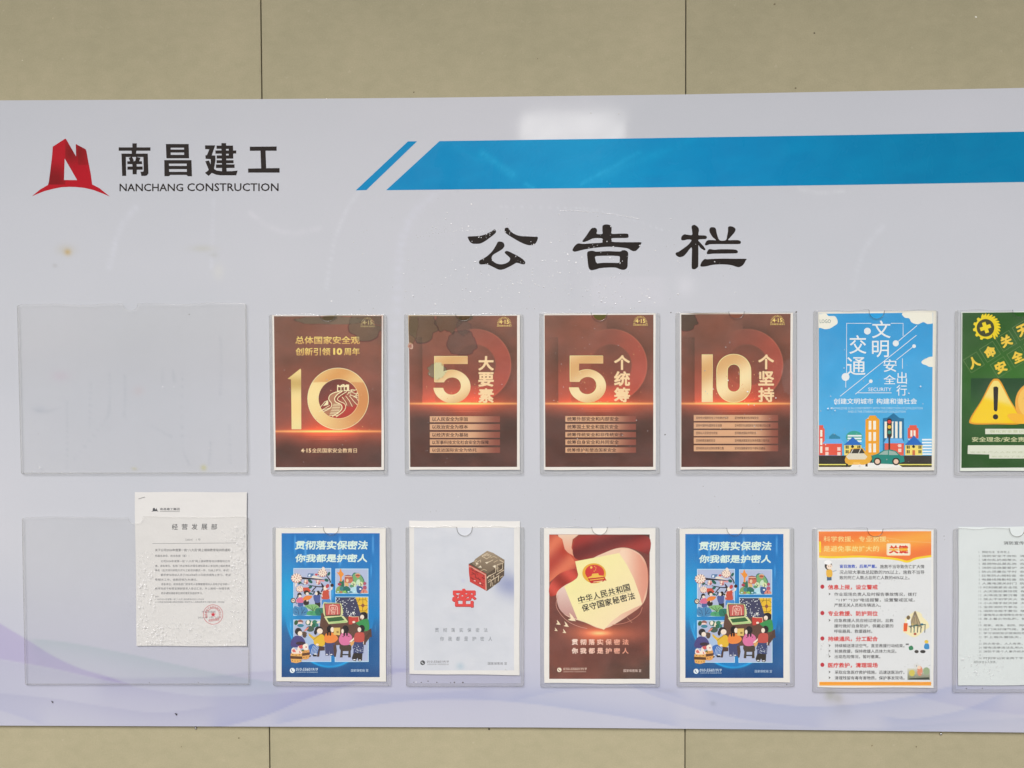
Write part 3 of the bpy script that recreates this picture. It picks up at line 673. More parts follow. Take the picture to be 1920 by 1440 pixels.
def zc(T, pts): return [(T[0] + x / T[2], T[1] + y / T[2]) for x, y in pts]
def paper(name, label, cat, T, quad, group=None, white=(240, 238, 234), h=PAPER_H, veil=0.0, post=None, k=KEXP, edgewob=1.0, seed=0):
    q = zc(T, quad); base = at((q[2][0] + q[3][0]) / 2, (q[2][1] + q[3][1]) / 2, h)
    root = thing(name, tuple(base), label, cat, group)
    S = Sheet(root, T, h - 0.0001, M_PRINT, post, veil, k)
    # sheet of paper with a slightly uneven outline
    r_ = np.random.default_rng(seed + 5); pts = []
    for i in range(4):
        a, b = np.array(quad[i], float), np.array(quad[(i + 1) % 4], float); n = 10
        nrm = np.array([-(b - a)[1], (b - a)[0]]); nrm /= np.linalg.norm(nrm); ph = r_.random() * 6
        for j in range(n):
            t = j / n; pts.append(tuple(a + (b - a) * t + nrm * edgewob * 2.2 * math.sin(7 * t + ph) * min(1, 8 * t, 8 * (1 - t))))
    S.poly('paper', pts, white)
    S.white = white
    # thickness of the sheet and the curl that keeps it off the board
    px = zc(T, pts); n = len(px)
    Pf = np.array([at(p[0], p[1], h - 0.0001) for p in px]) - np.array(root.location); Pb = np.array([at(p[0], p[1], h - 0.0005) for p in px]) - np.array(root.location)
    i = np.arange(n); jj = (i + 1) % n
    me = mesh_fast('paper_edge', np.concatenate([Pf, Pb]), np.stack([i, jj, jj + n, i + n], 1), np.tile(alb(white, veil, k), (2 * n, 1)))
    link('paper_edge', me, M_PRINT, root)
    return root, S

# pale label of the grey felt behind pocketed papers is the board itself; values seen through plastic are veiled a little
VEIL, KP = 0.015, KEXP * 0.93

def gold(x, y):
    t = 0.5 + 0.5 * np.sin((y * 0.9 + x * 0.45) / 62.0 + 1.0)
    return mixc((214, 168, 112), (240, 216, 166), t)

# ------------------------------------------------------------------ red posters
def red_bg(hy, ghost=True, sd=0):
    def f(x, y):
        t = (y - 90) / 1250.0
        c = mixc((126, 80, 64), (128, 74, 62), t)
        n = fbm(x / 210 + sd, y / 150, 3 + sd) - 0.5
        c = c + n[:, None] * np.array([44, 18, 14])
        if ghost:
            r = np.hypot(x - 635, y - 500)
            rg = sstep(168, 174, r) * (1 - sstep(290, 297, r)) * (y < hy)
            fade = np.clip(0.25 + (x - 560) / 420, 0, 1)
            c = c + (rg * fade)[:, None] * np.array([34, 2, 2])
            edge = np.exp(-((r - 294) / 5) ** 2) * (y < hy) * fade * 0.9
            c = c + edge[:, None] * np.array([30, 16, 12])
            out = sstep(295, 300, r) * np.exp(-np.clip(r - 298, 0, None) / 40) * (y < hy) * (x > 600)
            c = c - out[:, None] * np.array([26, 14, 12])
            inn = (1 - sstep(160, 172, r)) * (y < hy); c = c - (inn * 0.6)[:, None] * np.array([14, 8, 6])
            bar = sstep(203, 207, x) * (1 - sstep(308, 312, x)) * (y > 270) * (y < hy); c = c + (bar * sstep(300, 800, y))[:, None] * np.array([26, 4, 2])
            dk = np.exp(-np.clip(205 - x, 0, None) / 60) * (x < 205) * (y > 270) * (y < hy); c = c - dk[:, None] * np.array([26, 12, 10])
        up = np.where(y < hy, np.exp(-(hy - y) / 150), np.exp(-(y - hy) / 70)); hx = np.exp(-((x - 540) / 330) ** 2)
        c = c + (up * hx)[:, None] * np.array([104, 13, -3])
        c = c + (np.exp(-np.abs(y - hy) / 26) * (0.45 + 0.55 * hx))[:, None] * np.array([70, 30, 8])
        c = c + (np.exp(-((y - hy) / 8.0) ** 2) * (0.35 + 0.65 * hx))[:, None] * np.array([100, 130, 66])
        for k, dy in enumerate((22, 36, 50, 64)):
            c = c + (np.exp(-((y - hy - dy) / 3.0) ** 2) * np.exp(-((x - 540) / (230 - 25 * k)) ** 2))[:, None] * np.array([34, 22, 14])
        dk = sstep(hy + 30, hy + 160, y)[:, None]; c = c - dk * np.array([38, 16, 12])
        return np.clip(c, 20, 255)
    return f
def particles(S, hy, n, seed, box):
    r_ = random.Random(seed)
    for i in range(n):
        x = min(max(r_.gauss((box[0] + box[2]) / 2, (box[2] - box[0]) / 4), box[0]), box[2]); y = min(max(r_.gauss(box[3] - 90, 150), box[1]), box[3]); s = r_.uniform(1.2, 3.6)
        S.ell('gold_specks', x, y, s, s, (235, 190, 130) if r_.random() < .6 else (215, 140, 95), n=6)
def mark415(S, x, y, seen=1.0):
    cg = (236, 206, 120)
    for a in np.linspace(180, 360, 15):
        c, s = math.cos(rad(a)), math.sin(rad(a)); S.line('campaign_mark', [(x + 42 * c, y + 46 * s), (x + 58 * c, y + 62 * s)], 3.4, cg)
    S.text('campaign_mark', '4·15', x - 40, y - 36, x + 40, y - 2, cg, 0.03)
    S.text('campaign_mark', '全民国家安全教育日', x - 60, y + 6, x + 60, y + 20, cg, 0.01)
def blot(cx, cy, rx, ry, seed, x, y):
    a = np.arctan2((y - cy) / ry, (x - cx) / rx); r = np.hypot((x - cx) / rx, (y - cy) / ry)
    w = 1 + 0.16 * (vnoise(3 + 1.6 * np.cos(a) * 2, 3 + 1.6 * np.sin(a) * 2, seed) - 0.5) * 2 + 0.012 * np.sin(13 * a + seed)
    d = r / w
    return 1 - sstep(0.96, 1.02, d), np.exp(-((d - 0.985) / 0.03) ** 2)
def stain_and_glare(lst):
    def f(x, y, c):
        c = c.copy()
        for cx, cy, rx, ry, sd, tone, amt, et in lst:
            mk, ed = blot(cx, cy, rx, ry, sd, x, y)
            lum = c.mean(1, keepdims=True) / 120.0
            c = c * (1 - amt * mk[:, None]) + (np.array(tone) * np.clip(lum, 0.7, 1.35)) * amt * mk[:, None]
            c = c + (ed[:, None] * np.array(et, float))
        return np.clip(c, 10, 255)
    return f
def red_poster(i, ox, label, quad, printq, post, digits, side, bars, ghost=True, hy=815):
    T = (ox, 570, 4.364)
    root, S = paper('safety_poster', label, 'poster', T, quad, 'red national security posters in the upper row', (230, 223, 213), veil=VEIL, k=KP, post=post, seed=i)
    S.quad('printed_background', printq, red_bg(hy, ghost, i), 150, 210)
    return root, S
POSTS = {}
# -- poster 1: big 10 with wall tower
T1 = (490, 570, 4.364)
root, S = red_poster(0, 490, 'dark red poster with a large gold 10 and a wall tower drawn inside its zero', [(88, 92), (997, 90), (1003, 1358), (105, 1360)],
    [(103, 100), (985, 98), (983, 1335), (118, 1336)], stain_and_glare([(855, 150, 150, 140, 3, (112, 102, 78), 0.62, (-26, -34, -22)), (960, 120, 60, 60, 5, (150, 110, 90), 0.3, (30, -10, -8)), (570, 135, 270, 34, 8, (140, 124, 100), 0.8, (-24, -22, -18)), (560, 110, 62, 26, 2, (84, 74, 44), 0.6, (0, 0, 0))]),
    None, None, None, ghost=False, hy=1042)
G1 = (236, 206, 112)
S.text('slogan_lettering#', '总体国家安全观', 278, 264, 806, 328, lambda x, y: mixc((240, 216, 120), (208, 160, 92), (y - 264) / 64), 0.022, cell=30)
S.text('slogan_lettering#', '创新引领', 280, 358, 566, 422, lambda x, y: mixc((240, 216, 120), (208, 160, 92), (y - 358) / 64), 0.022, cell=30)
S.text('slogan_lettering#', '10', 588, 360, 662, 416, G1, 0.05)
S.text('slogan_lettering#', '周年', 676, 358, 805, 420, lambda x, y: mixc((240, 216, 120), (208, 160, 92), (y - 358) / 64), 0.022, cell=30)
S.poly('digit@1', [(215, 612), (318, 530), (325, 535), (327, 1025), (248, 1025), (243, 617)], lambda x, y: mixc((232, 214, 150), (240, 208, 140), 0.5 + 0.5 * np.sin(y / 60)) + ((np.exp(-((y - 650) / 60) ** 2))[:, None] * np.array([-30, -45, -50])), cell=18)
S.ell('zero_centre', 632, 775, 168, 166, lambda x, y: mixc((104, 58, 50), (178, 62, 52), sstep(640, 900, x * 0.45 + y * 0.65)), 40, cell=20)
def g0(x, y):
    c = mixc((226, 168, 104), (238, 200, 136), 0.5 + 0.5 * np.sin((x + y) / 70))
    t = (y > 637)[:, None] * np.ones(3); ang = np.arctan2(y - 775, x - 632)
    l = mixc((238, 214, 150), (206, 140, 84), 0.5 + 0.5 * np.cos(ang - 0.1)); return np.where(t > 0, l, c - 12)
S.poly('digit@0', arc(628, 775, 250, 252, 0, 360, 60)[:-1], g0, holes=[arc(632, 775, 165, 163, 0, 360, 50)[:-1]], cell=16)
S.ring('digit@0', 628, 775, 251, 4, (244, 226, 176), 60, 253); S.ring('digit@0', 632, 775, 167, 4, (238, 206, 150), 50, 165)
cr = (246, 222, 176); W_ = 'wall_drawing'
S.poly(W_, [(620, 662), (636, 662), (636, 670), (650, 670), (650, 662), (664, 660), (664, 656), (680, 656), (680, 664), (694, 664), (694, 658), (718, 660), (718, 712), (620, 716)], cr)
S.rect(W_, 628, 680, 648, 708, (120, 60, 48)); S.rect(W_, 655, 680, 670, 708, (120, 60, 48)); S.line(W_, [(674, 676), (674, 740)], 5, (110, 50, 44)); S.rect(W_, 684, 680, 700, 704, (120, 60, 48))
S.poly(W_, spline([(640, 716), (600, 724), (566, 748), (554, 780), (577, 815), (566, 850), (520, 885), (545, 905), (600, 912), (650, 880), (664, 850), (640, 822), (600, 800), (596, 772), (622, 742), (665, 716)], 3), (176, 122, 90))
S.poly(W_, [(640, 790), (700, 735), (745, 702), (786, 735), (792, 800), (750, 838), (700, 840), (690, 815)], (160, 88, 70))
S.line(W_, spline([(640, 716), (600, 724), (562, 746), (552, 780), (575, 815), (565, 850), (505, 882)], 5, False), 7, cr)
S.line(W_, spline([(660, 716), (622, 740), (600, 772), (608, 800), (650, 822), (660, 850), (640, 880), (580, 920)], 5, False), 8, cr)
S.line(W_, spline([(700, 716), (650, 748), (622, 776), (640, 796), (680, 816), (690, 846), (668, 882), (610, 925)], 5, False), 6, cr)
for k in range(8):
    y = 820 + k * 13; S.line(W_, [(590 - k * 5, y), (650 - k * 3, y + 1)], 5, cr)
S.line(W_, [(478, 850), (520, 800), (545, 790)], 5, cr); S.line(W_, [(490, 872), (545, 838), (560, 830)], 5, cr); S.line(W_, [(470, 880), (560, 850)], 4, cr); S.poly(W_, [(505, 835), (540, 790), (548, 800), (548, 825)], cr)
for q in ([(700, 740), (740, 715), (780, 700)], [(690, 752), (720, 790), (745, 840)], [(720, 750), (760, 800), (785, 826)], [(740, 720), (770, 735), (790, 752)], [(660, 760), (690, 800), (700, 830)], [(735, 745), (775, 762), (792, 790)], [(715, 712), (745, 698), (770, 706)]):
    S.line(W_, q, 5, cr)
for k in range(16): S.ell(W_, 712 + 76 * random.random(), 706 + 60 * random.random(), 6, 4, cr, 7)
S.text('date_lettering', '4·15', 324, 1182, 408, 1216, (240, 205, 160), 0.03)
S.text('date_lettering', '全民国家安全教育日', 414, 1180, 782, 1217, (240, 205, 160), 0.012)
mark415(S, 870, 170)
particles(S, 1042, 26, 1, (320, 560, 900, 1030))
S.build()
# -- 5 大要素 and 5 个统筹
def five(S, dx, dy):
    o = [(305, 428), (575, 428), (575, 490), (378, 490), (376, 562)] + arc(448, 675, 150, 135, -118, 174, 40) + [(298, 688), (372, 688)] + arc(448, 672, 75, 72, 168, -154, 36) + [(305, 640)]
    def lit(q): return [(x + dx, y + dy) for x, y in q]
    S.poly('digit@5', lit([(x - 3, y - 2) for x, y in o]), (250, 226, 160))
    S.poly('digit@5', lit([(x + 1, y + 1) for x, y in o]), gold, cell=14)
def bars(S, x0, x1, rows, fade=0.55):
    for y0, y1 in rows:
        S.rect('text_bar#', x0, y0, x1, y1, lambda x, y: mixc((212, 164, 126), (136, 76, 62), sstep(fade, 1.0, (x - x0) / (x1 - x0))), 14, 1)
BR = (62, 26, 16)
root, S = red_poster(1, 745, 'dark red poster with gold 5 and green water stains along its top', [(88, 92), (1003, 88), (1003, 1357), (98, 1357)],
    [(93, 98), (980, 96), (980, 1333), (105, 1334)], stain_and_glare([(205, 160, 120, 145, 3, (104, 92, 66), 0.62, (-30, -26, -14)), (110, 170, 60, 170, 9, (128, 104, 62), 0.6, (-16, -30, -20)), (420, 110, 110, 130, 4, (108, 88, 66), 0.7, (-18, -26, -16)), (525, 320, 118, 112, 6, (110, 84, 74), 0.6, (-26, -26, -16)), (540, 190, 60, 70, 7, (112, 88, 76), 0.5, (-10, -18, -10)),
      (325, 548, 76, 68, 12, (146, 152, 122), 0.7, (-30, -34, -34)), (560, 110, 60, 28, 2, (90, 84, 50), 0.6, (0, 0, 0))]), None, None, None)
five(S, 0, 0)
for i, ch in enumerate('大要素'): S.text('side_character#', ch, 662, 425 + 132 * i, 790, 545 + 132 * i, (240, 206, 158), 0.032)
rows = [(918, 967), (982, 1030), (1047, 1095), (1108, 1156), (1173, 1218)]
bars(S, 266, 840, rows)
for (y0, y1), t, xe in zip(rows, ('以人民安全为宗旨', '以政治安全为根本', '以经济安全为基础', '以军事科技文化社会安全为保障', '以促进国际安全为依托'), (578, 578, 578, 748, 650)):
    S.text('bar_lettering#', t, 284, y0 + 7, xe, y1 - 8, BR, 0.02)
mark415(S, 874, 165); particles(S, 815, 46, 2, (240, 380, 860, 800))
S.poly('torn_spot', rough_blob(108, 342, 22, 28, seed=4), (196, 158, 138)); S.poly('torn_spot', rough_blob(106, 345, 12, 16, seed=5), (160, 104, 88))
S.build()
root, S = red_poster(2, 1000, 'dark red poster with gold 5 and no stains on its print', [(86, 80), (1001, 75), (1001, 1357), (88, 1358)],
    [(92, 92), (983, 88), (981, 1333), (98, 1334)], None, None, None, None)
five(S, -4, -4)
for i, ch in enumerate('个统筹'): S.text('side_character#', ch, 660, 418 + 132 * i, 792, 540 + 132 * i, (240, 206, 158), 0.032)
rows2 = [(917, 964), (981, 1029), (1047, 1091), (1108, 1154), (1173, 1217)]
bars(S, 262, 840, rows2)
for (y0, y1), t, xe in zip(rows2, ('统筹外部安全和内部安全', '统筹国土安全和国民安全', '统筹传统安全和非传统安全', '统筹自身安全和共同安全', '统筹维护和塑造国家安全'), (700, 696, 738, 700, 678)):
    S.text('bar_lettering#', t, 277, y0 + 6, xe, y1 - 7, BR, 0.02)
mark415(S, 876, 158); particles(S, 815, 70, 3, (200, 200, 880, 800)); S.poly('notch_gap', [(488, 88), (598, 88), (588, 112), (560, 130), (525, 130), (500, 112)], (92, 84, 44))
S.build()
root, S = red_poster(3, 1255, 'dark red poster with a large gold 10 beside three gold characters', [(88, 75), (1012, 70), (1003, 1354), (92, 1356)],
    [(97, 86), (992, 80), (987, 1333), (98, 1334)], stain_and_glare([(140, 130, 90, 82, 3, (96, 78, 60), 0.8, (-26, -34, -22)), (975, 600, 60, 150, 5, (178, 140, 132), 0.35, (0, 0, 0))]), None, None, None)  # corner blot is a stain; the pale right-hand one paints glare
S.rect('digit@1', 265, 415, 353, 803, gold, 5, 22); S.line('digit@1', [(266, 414), (354, 414), (354, 803)], 3, (250, 226, 160))
def rr(x0, y0, x1, y1, r, n=10):
    return arc(x1 - r, y0 + r, r, r, -90, 0, n) + arc(x1 - r, y1 - r, r, r, 0, 90, n) + arc(x0 + r, y1 - r, r, r, 90, 180, n) + arc(x0 + r, y0 + r, r, r, 180, 270, n)
S.poly('digit@0', rr(385, 409, 670, 806, 138), (250, 226, 160), holes=[rr(478, 495, 577, 717, 49)])
S.poly('digit@0', rr(389, 413, 666, 802, 136), gold, holes=[rr(474, 491, 581, 721, 53)], cell=14)
for i, (ch, y0, y1) in enumerate((('个', 412, 535), ('坚', 548, 668), ('持', 682, 803))): S.text('side_character#', ch, 727, y0, 858, y1, (240, 206, 158), 0.032)
rows3 = [(908, 957), (970, 1019), (1031, 1081), (1092, 1143), (1156, 1205)]
bars(S, 200, 890, rows3, 0.72)
for (y0, y1), a, b, xa, xb in zip(rows3, ('坚持党对国家安全工作的绝对领导', '坚持中国特色国家安全道路', '坚持以人民安全为宗旨', '坚持统筹发展和安全', '坚持把政治安全放在首要位置'),
        ('坚持统筹推进各领域安全', '坚持把防范化解国家安全风险摆在突出位置', '坚持推进国际共同安全', '坚持推进国家安全体系和能力现代化', '坚持加强国家安全干部队伍建设'), (484, 430, 394, 376, 446), (732, 828, 710, 820, 785)):
    S.text('bar_lettering#', a, 218, y0 + 13, xa, y1 - 14, BR, 0.01); S.text('bar_lettering#', b, 535, y0 + 13, xb, y1 - 14, BR, 0.01)
mark415(S, 884, 152); particles(S, 815, 50, 4, (200, 240, 880, 800))
S.build()

# ------------------------------------------------------------------ blue traffic poster
TB = (1510, 570, 4.365)
root, S = paper('traffic_poster', 'sky blue poster with clouds, cartoon city, two cars and a traffic light', 'poster', TB, [(105, 66), (1072, 55), (1056, 1362), (104, 1360)], None, (226, 221, 207), veil=VEIL, k=KP)
S.quad('printed_background', [(110, 80), (1045, 70), (1035, 1240), (110, 1240)], lambda x, y: mixc((54, 152, 206), (84, 172, 216), (y - 90) / 1000) + ((fbm(x / 200, y / 160, 9) - 0.5) * 14)[:, None], 60, 70)
WHT = (226, 228, 226); CL = (232, 228, 212)
def cloud(pts): S.poly('cloud#', pts, CL, smooth=5)
S.poly('cloud#', [(110, 82)] + spline([(128, 82), (170, 80), (190, 98), (240, 100), (262, 130), (262, 160), (235, 180), (200, 200), (160, 206), (126, 196)], 4, False) + [(110, 196)], CL)
S.poly('cloud#', [(795, 72)] + spline([(790, 86), (815, 112), (850, 118), (870, 150), (920, 166), (965, 148), (1000, 164), (1043, 158)], 4, False) + [(1043, 70)], CL)
S.poly('cloud#', [(1042, 430)] + spline([(1010, 434), (990, 446), (965, 458), (950, 475), (962, 492), (988, 500), (1010, 514)], 4, False) + [(1042, 516)], CL)
S.text('corner_lettering', 'LOGO', 118, 126, 208, 156, (70, 110, 110), 0.0)
X_ = 'frame_line#'
S.line(X_, [(540, 158), (338, 158), (338, 565)], 5, WHT); S.line(X_, [(700, 158), (800, 158), (800, 262)], 5, WHT); S.line(X_, [(331, 625), (331, 684)], 5, WHT)
for a, b in (((285, 755), (910, 255)), ((755, 310), (915, 176)), ((745, 458), (885, 348)), ((410, 738), (530, 640))): S.line(X_, [a, b], 5, WHT)
S.line(X_, [(795, 445), (795, 530)], 5, WHT); S.line(X_, [(432, 727), (706, 727)], 5, WHT)
for x, y, r in ((508, 222, 28), (740, 322, 25), (890, 345, 15), (329, 597, 32), (536, 632, 15)): S.ell('dot#', x, y, r, r, WHT, 22)
for ch, x0, y0, x1, y1 in (('文', 546, 135, 698, 280), ('明', 545, 298, 684, 436), ('交', 360, 255, 500, 408), ('通', 340, 434, 492, 582), ('安', 640, 452, 748, 556), ('全', 640, 580, 740, 656), ('出', 750, 556, 832, 654), ('行', 745, 662, 832, 750)):
    S.text('title_lettering#', ch, x0, y0, x1, y1, WHT, 0.008)
S.text('title_lettering#', 'SECURITY', 515, 684, 704, 714, WHT, 0.0)
S.text('slogan_lettering#', '创建文明城市', 232, 772, 556, 820, WHT, 0.018); S.text('slogan_lettering#', '构建和谐社会', 580, 772, 914, 820, WHT, 0.018)
S.text('slogan_lettering#', 'KNOWLEDGE IS IN CONFORMITY WITH THE DIRECTION OF CIVILIZATION', 206, 844, 960, 862, (190, 214, 224), 0.0)
S.text('slogan_lettering#', 'AND IS THE STARING POINT OF CIVILIZATION', 348, 872, 820, 890, (190, 214, 224), 0.0)
B_ = 'city_drawing'
RD = (222, 92, 72); YL = (236, 214, 110); WN = (236, 232, 214)
S.poly(B_, [(195, 1085), (225, 1060), (245, 1065), (262, 1078), (285, 1088), (285, 1105), (195, 1105)], (52, 132, 160))
S.poly(B_, [(112, 992), (147, 992), (147, 1015), (158, 1020), (158, 1238), (112, 1238)], RD)
for y in (1032, 1100, 1165): S.rect(B_, 122, y, 139, y + 54, WN)
S.poly(B_, [(492, 970), (492, 948), (515, 932), (528, 912), (575, 912), (588, 932), (606, 945), (606, 1238), (492, 1238)], (232, 160, 48))
for y in (956, 1048, 1142):
    for x in (518, 556): S.rect(B_, x, y, x + 22, y + 72, WN)
S.poly(B_, [(634, 936), (672, 930), (722, 892), (772, 934), (808, 936), (808, 1200), (634, 1200)], (26, 112, 152))
for x in (648, 700, 735, 770): S.rect(B_, x, 962, x + 20, 1098, WN)
S.poly(B_, [(838, 1040), (838, 1015), (852, 1010), (852, 992), (912, 992), (912, 1012), (926, 1018), (926, 1100), (838, 1100)], RD); S.rect(B_, 860, 1034, 876, 1085, WN); S.rect(B_, 886, 1034, 902, 1085, WN)
S.ell(B_, 400, 1090, 68, 52, (60, 158, 140), 20)
for y in (1072, 1094, 1116): S.rect(B_, 346, y, 460, y + 13, (232, 236, 236))
for y in (1104, 1128, 1152, 1176, 1200, 1222): S.rect(B_, 955, y, 1034, y + 13, (232, 236, 236))
S.rect(B_, 142, 1143, 300, 1238, RD); S.poly(B_, [(142, 1143), (168, 1104), (292, 1104), (318, 1143)], (106, 174, 224))
for x, y in ((164, 1172), (164, 1210), (262, 1172), (262, 1212)): S.rect(B_, x, y, x + 26, y + 28, (244, 206, 190))
S.rect(B_, 650, 1138, 806, 1238, RD); S.poly(B_, [(640, 1140), (664, 1100), (792, 1100), (812, 1140)], (106, 174, 224)); S.rect(B_, 760, 1148, 786, 1172, (244, 206, 190)); S.rect(B_, 760, 1184, 786, 1212, (244, 206, 190))
for x0 in (318, 818):
    S.rect(B_, x0, 1155, x0 + 140, 1238, YL); S.poly(B_, [(x0 - 4, 1155), (x0 + 70, 1088 if x0 < 500 else 1075), (x0 + 146, 1155)], (44, 108, 186))
    S.ell(B_, x0 + 68, 1167, 12, 12, (40, 40, 40), 14)
    for x in (12, 108):
        for y in (1158, 1196): S.rect(B_, x0 + x, y, x0 + x + 10, y + 26, (50, 50, 44)); S.rect(B_, x0 + x + 14, y, x0 + x + 24, y + 26, (50, 50, 44))
S.rect(B_, 876, 1196, 898, 1238, (200, 110, 70))
RR = 'road_drawing'
S.rect(RR, 110, 1240, 1035, 1310, (56, 52, 46)); S.rect(RR, 110, 1310, 1035, 1318, (236, 226, 110)); S.rect(RR, 110, 1318, 1035, 1334, (70, 64, 34))
S.poly(RR, [(400, 1300), (745, 1300), (795, 1336), (350, 1352)], (232, 230, 222))
L_ = 'traffic_light_drawing'
S.rect(L_, 680, 1085, 694, 1200, (52, 44, 40)); S.poly(L_, rr(668, 936, 708, 1092, 18, 5), (52, 44, 40))
S.ell(L_, 688, 964, 15, 15, (216, 66, 60), 16); S.ell(L_, 688, 1006, 15, 15, (226, 182, 60), 16); S.ell(L_, 688, 1050, 15, 15, (60, 140, 120), 16)
V_ = 'car_drawing@b'
S.poly(V_, [(548, 1275), (545, 1240), (585, 1228), (640, 1196), (700, 1190), (745, 1205), (780, 1240), (806, 1244), (812, 1290), (740, 1312), (570, 1306), (545, 1292)], (38, 132, 118))
S.poly(V_, [(600, 1232), (645, 1202), (676, 1198), (676, 1234)], (150, 176, 164)); S.poly(V_, [(684, 1198), (735, 1208), (762, 1236), (684, 1236)], (150, 176, 164))
for x in (590, 742): S.ell(V_, x, 1289, 31, 31, (52, 46, 42), 20); S.ell(V_, x, 1289, 20, 20, (228, 196, 170), 18)
S.rect(V_, 332, 1300, 350, 1330, (56, 48, 42)); S.rect(V_, 492, 1300, 510, 1330, (56, 48, 42))
S.poly(V_, [(322, 1275), (335, 1240), (355, 1218), (372, 1182), (470, 1178), (495, 1212), (540, 1240), (545, 1270), (525, 1300), (480, 1316), (355, 1314), (328, 1300)], (226, 170, 64))
S.poly(V_, [(335, 1250), (358, 1222), (480, 1222), (508, 1250), (490, 1272), (355, 1272)], (216, 208, 186))
S.poly(V_, [(362, 1222), (378, 1188), (466, 1184), (486, 1222)], (66, 62, 56)); S.line(V_, [(372, 1222), (392, 1186)], 5, WN); S.line(V_, [(436, 1222), (452, 1186)], 5, WN); S.rect(V_, 392, 1296, 448, 1310, (236, 190, 100))
S.build()

# ------------------------------------------------------------------ green warning poster
TG = (1760, 560, 4.2375)
root, S = paper('warning_poster', 'dark green poster with yellow warning triangle and gear emblem', 'poster', TG, [(180, 106), (1092, 96), (1092, 1368), (170, 1370)], None, (222, 226, 214), veil=VEIL, k=KP)
S.quad('printed_background', [(188, 112), (1072, 104), (1072, 1340), (180, 1345)], lambda x, y: mixc((44, 82, 38), (62, 112, 48), np.exp(-((y - 620) / 380) ** 2) * (0.5 + 0.5 * sstep(200, 700, x))) + ((fbm(x / 150, y / 150, 2) - 0.5) * 12)[:, None], 60, 80)
S.rect('printed_background', 256, 632, 1072, 940, lambda x, y: mixc((40, 74, 44), (54, 100, 46), sstep(660, 935, y) ), 6, 14)
YG = (232, 206, 44)
pts = []
for k in range(24):
    a = 2 * math.pi * k / 24 + 0.1; r = 100 if k % 2 else 84
    if 1.5 < a < 4.8: pts += [(372 + r * math.cos(a - 0.09), 232 + r * math.sin(a - 0.09)), (372 + r * math.cos(a + 0.09), 232 + r * math.sin(a + 0.09))]
    else: pts += [(372 + 92 * math.cos(a), 232 + 92 * math.sin(a))]
S.poly('gear_emblem', pts, YG); S.ell('gear_emblem', 372, 232, 70, 70, (70, 72, 46), 30)
for k in range(13):
    a = rad(-110 + k * 13); S.ell('gear_emblem', 378 + 92 * math.cos(a), 232 + 92 * math.sin(a), 26, 9, YG, 10, rot=math.degrees(a) + 30)
    S.ell('gear_emblem', 378 + 84 * math.cos(a + 0.1), 232 + 84 * math.sin(a + 0.1), 14, 2.5, (110, 70, 30), 6, rot=math.degrees(a) + 30)
def rotrect(cx, cy, w, h, a):
    c, s = math.cos(rad(a)), math.sin(rad(a)); return [(cx + x * c - y * s, cy + x * s + y * c) for x, y in ((-w, -h), (w, -h), (w, h), (-w, h))]
S.poly('gear_emblem', rotrect(372, 230, 44, 15, -20), YG); S.poly('gear_emblem', rotrect(372, 230, 15, 44, -20), YG)
for ch, x, y in (('人', 280, 506), ('命', 408, 422), ('关', 536, 336), ('天', 668, 250), ('安', 494, 544), ('全', 626, 462), ('责', 760, 380), ('任', 890, 296), ('天', 796, 168)):
    q = rotrect(x, y, 62, 60, -32)
    S.line('tilted_character#', q + [q[0]], 3, (120, 146, 90)); S.text('tilted_character#', ch, x - 46, y - 46, x + 46, y + 46, (232, 196, 70), 0.045, rot=-24)
def tri(cx, top, bot, hw, r):
    return spline([(cx - r, top + r * 0.6), (cx, top), (cx + r, top + r * 0.6), (cx + hw * 0.55, (top + bot) / 2 - 8), (cx + hw - r * 0.2, bot - r * 1.2), (cx + hw - r * 0.6, bot - 2), (cx, bot), (cx - hw + r * 0.6, bot - 2), (cx - hw + r * 0.2, bot - r * 1.2), (cx - hw * 0.55, (top + bot) / 2 - 8)], 6)
S.poly('warning_triangle', tri(455, 636, 998, 212, 40), (226, 158, 44)); S.poly('warning_triangle', tri(455, 652, 986, 196, 32), lambda x, y: mixc((240, 214, 120), (238, 200, 24), sstep(780, 850, y - (x - 455) * 0.3)), cell=24)
S.poly('warning_triangle', [(434, 706), (445, 698), (462, 698), (474, 708), (468, 880), (460, 895), (446, 895), (438, 880)], (44, 40, 34)); S.ell('warning_triangle', 452, 939, 21, 21, (44, 40, 34), 20)
S.ell('round_figure', 742, 830, 134, 160, (232, 168, 70), 36); S.ell('round_figure', 742, 820, 112, 130, (238, 190, 92), 32)
S.poly('round_figure', [(545, 930), (600, 910), (700, 930), (760, 985), (620, 990)], (238, 180, 60), smooth=4); S.ell('round_figure', 690, 790, 12, 18, (90, 40, 20), 12); S.ell('round_figure', 780, 790, 12, 18, (90, 40, 20), 12)
PW_ = (214, 216, 196)
S.rect('text_bar#', 370, 1034, 1000, 1076, PW_); S.text('bar_lettering#', '强化安全意识 落实主体责任', 408, 1042, 960, 1066, (186, 190, 150), 0.01)
S.text('bar_lettering#', '安全理念/安全责任/安全管理', 264, 1098, 992, 1138, (206, 206, 160), 0.02)
S.poly('text_bar#', [(232, 1165), (1010, 1165), (1010, 1270), (402, 1270), (402, 1238), (230, 1234)], PW_)
S.text('bar_lettering#', '安全生产人人有责遵章守纪保障安全', 250, 1212, 1000, 1228, (186, 190, 160), 0.0); S.text('bar_lettering#', '安全为了生产生产必须安全', 420, 1246, 1000, 1262, (186, 190, 160), 0.0)
S.build()

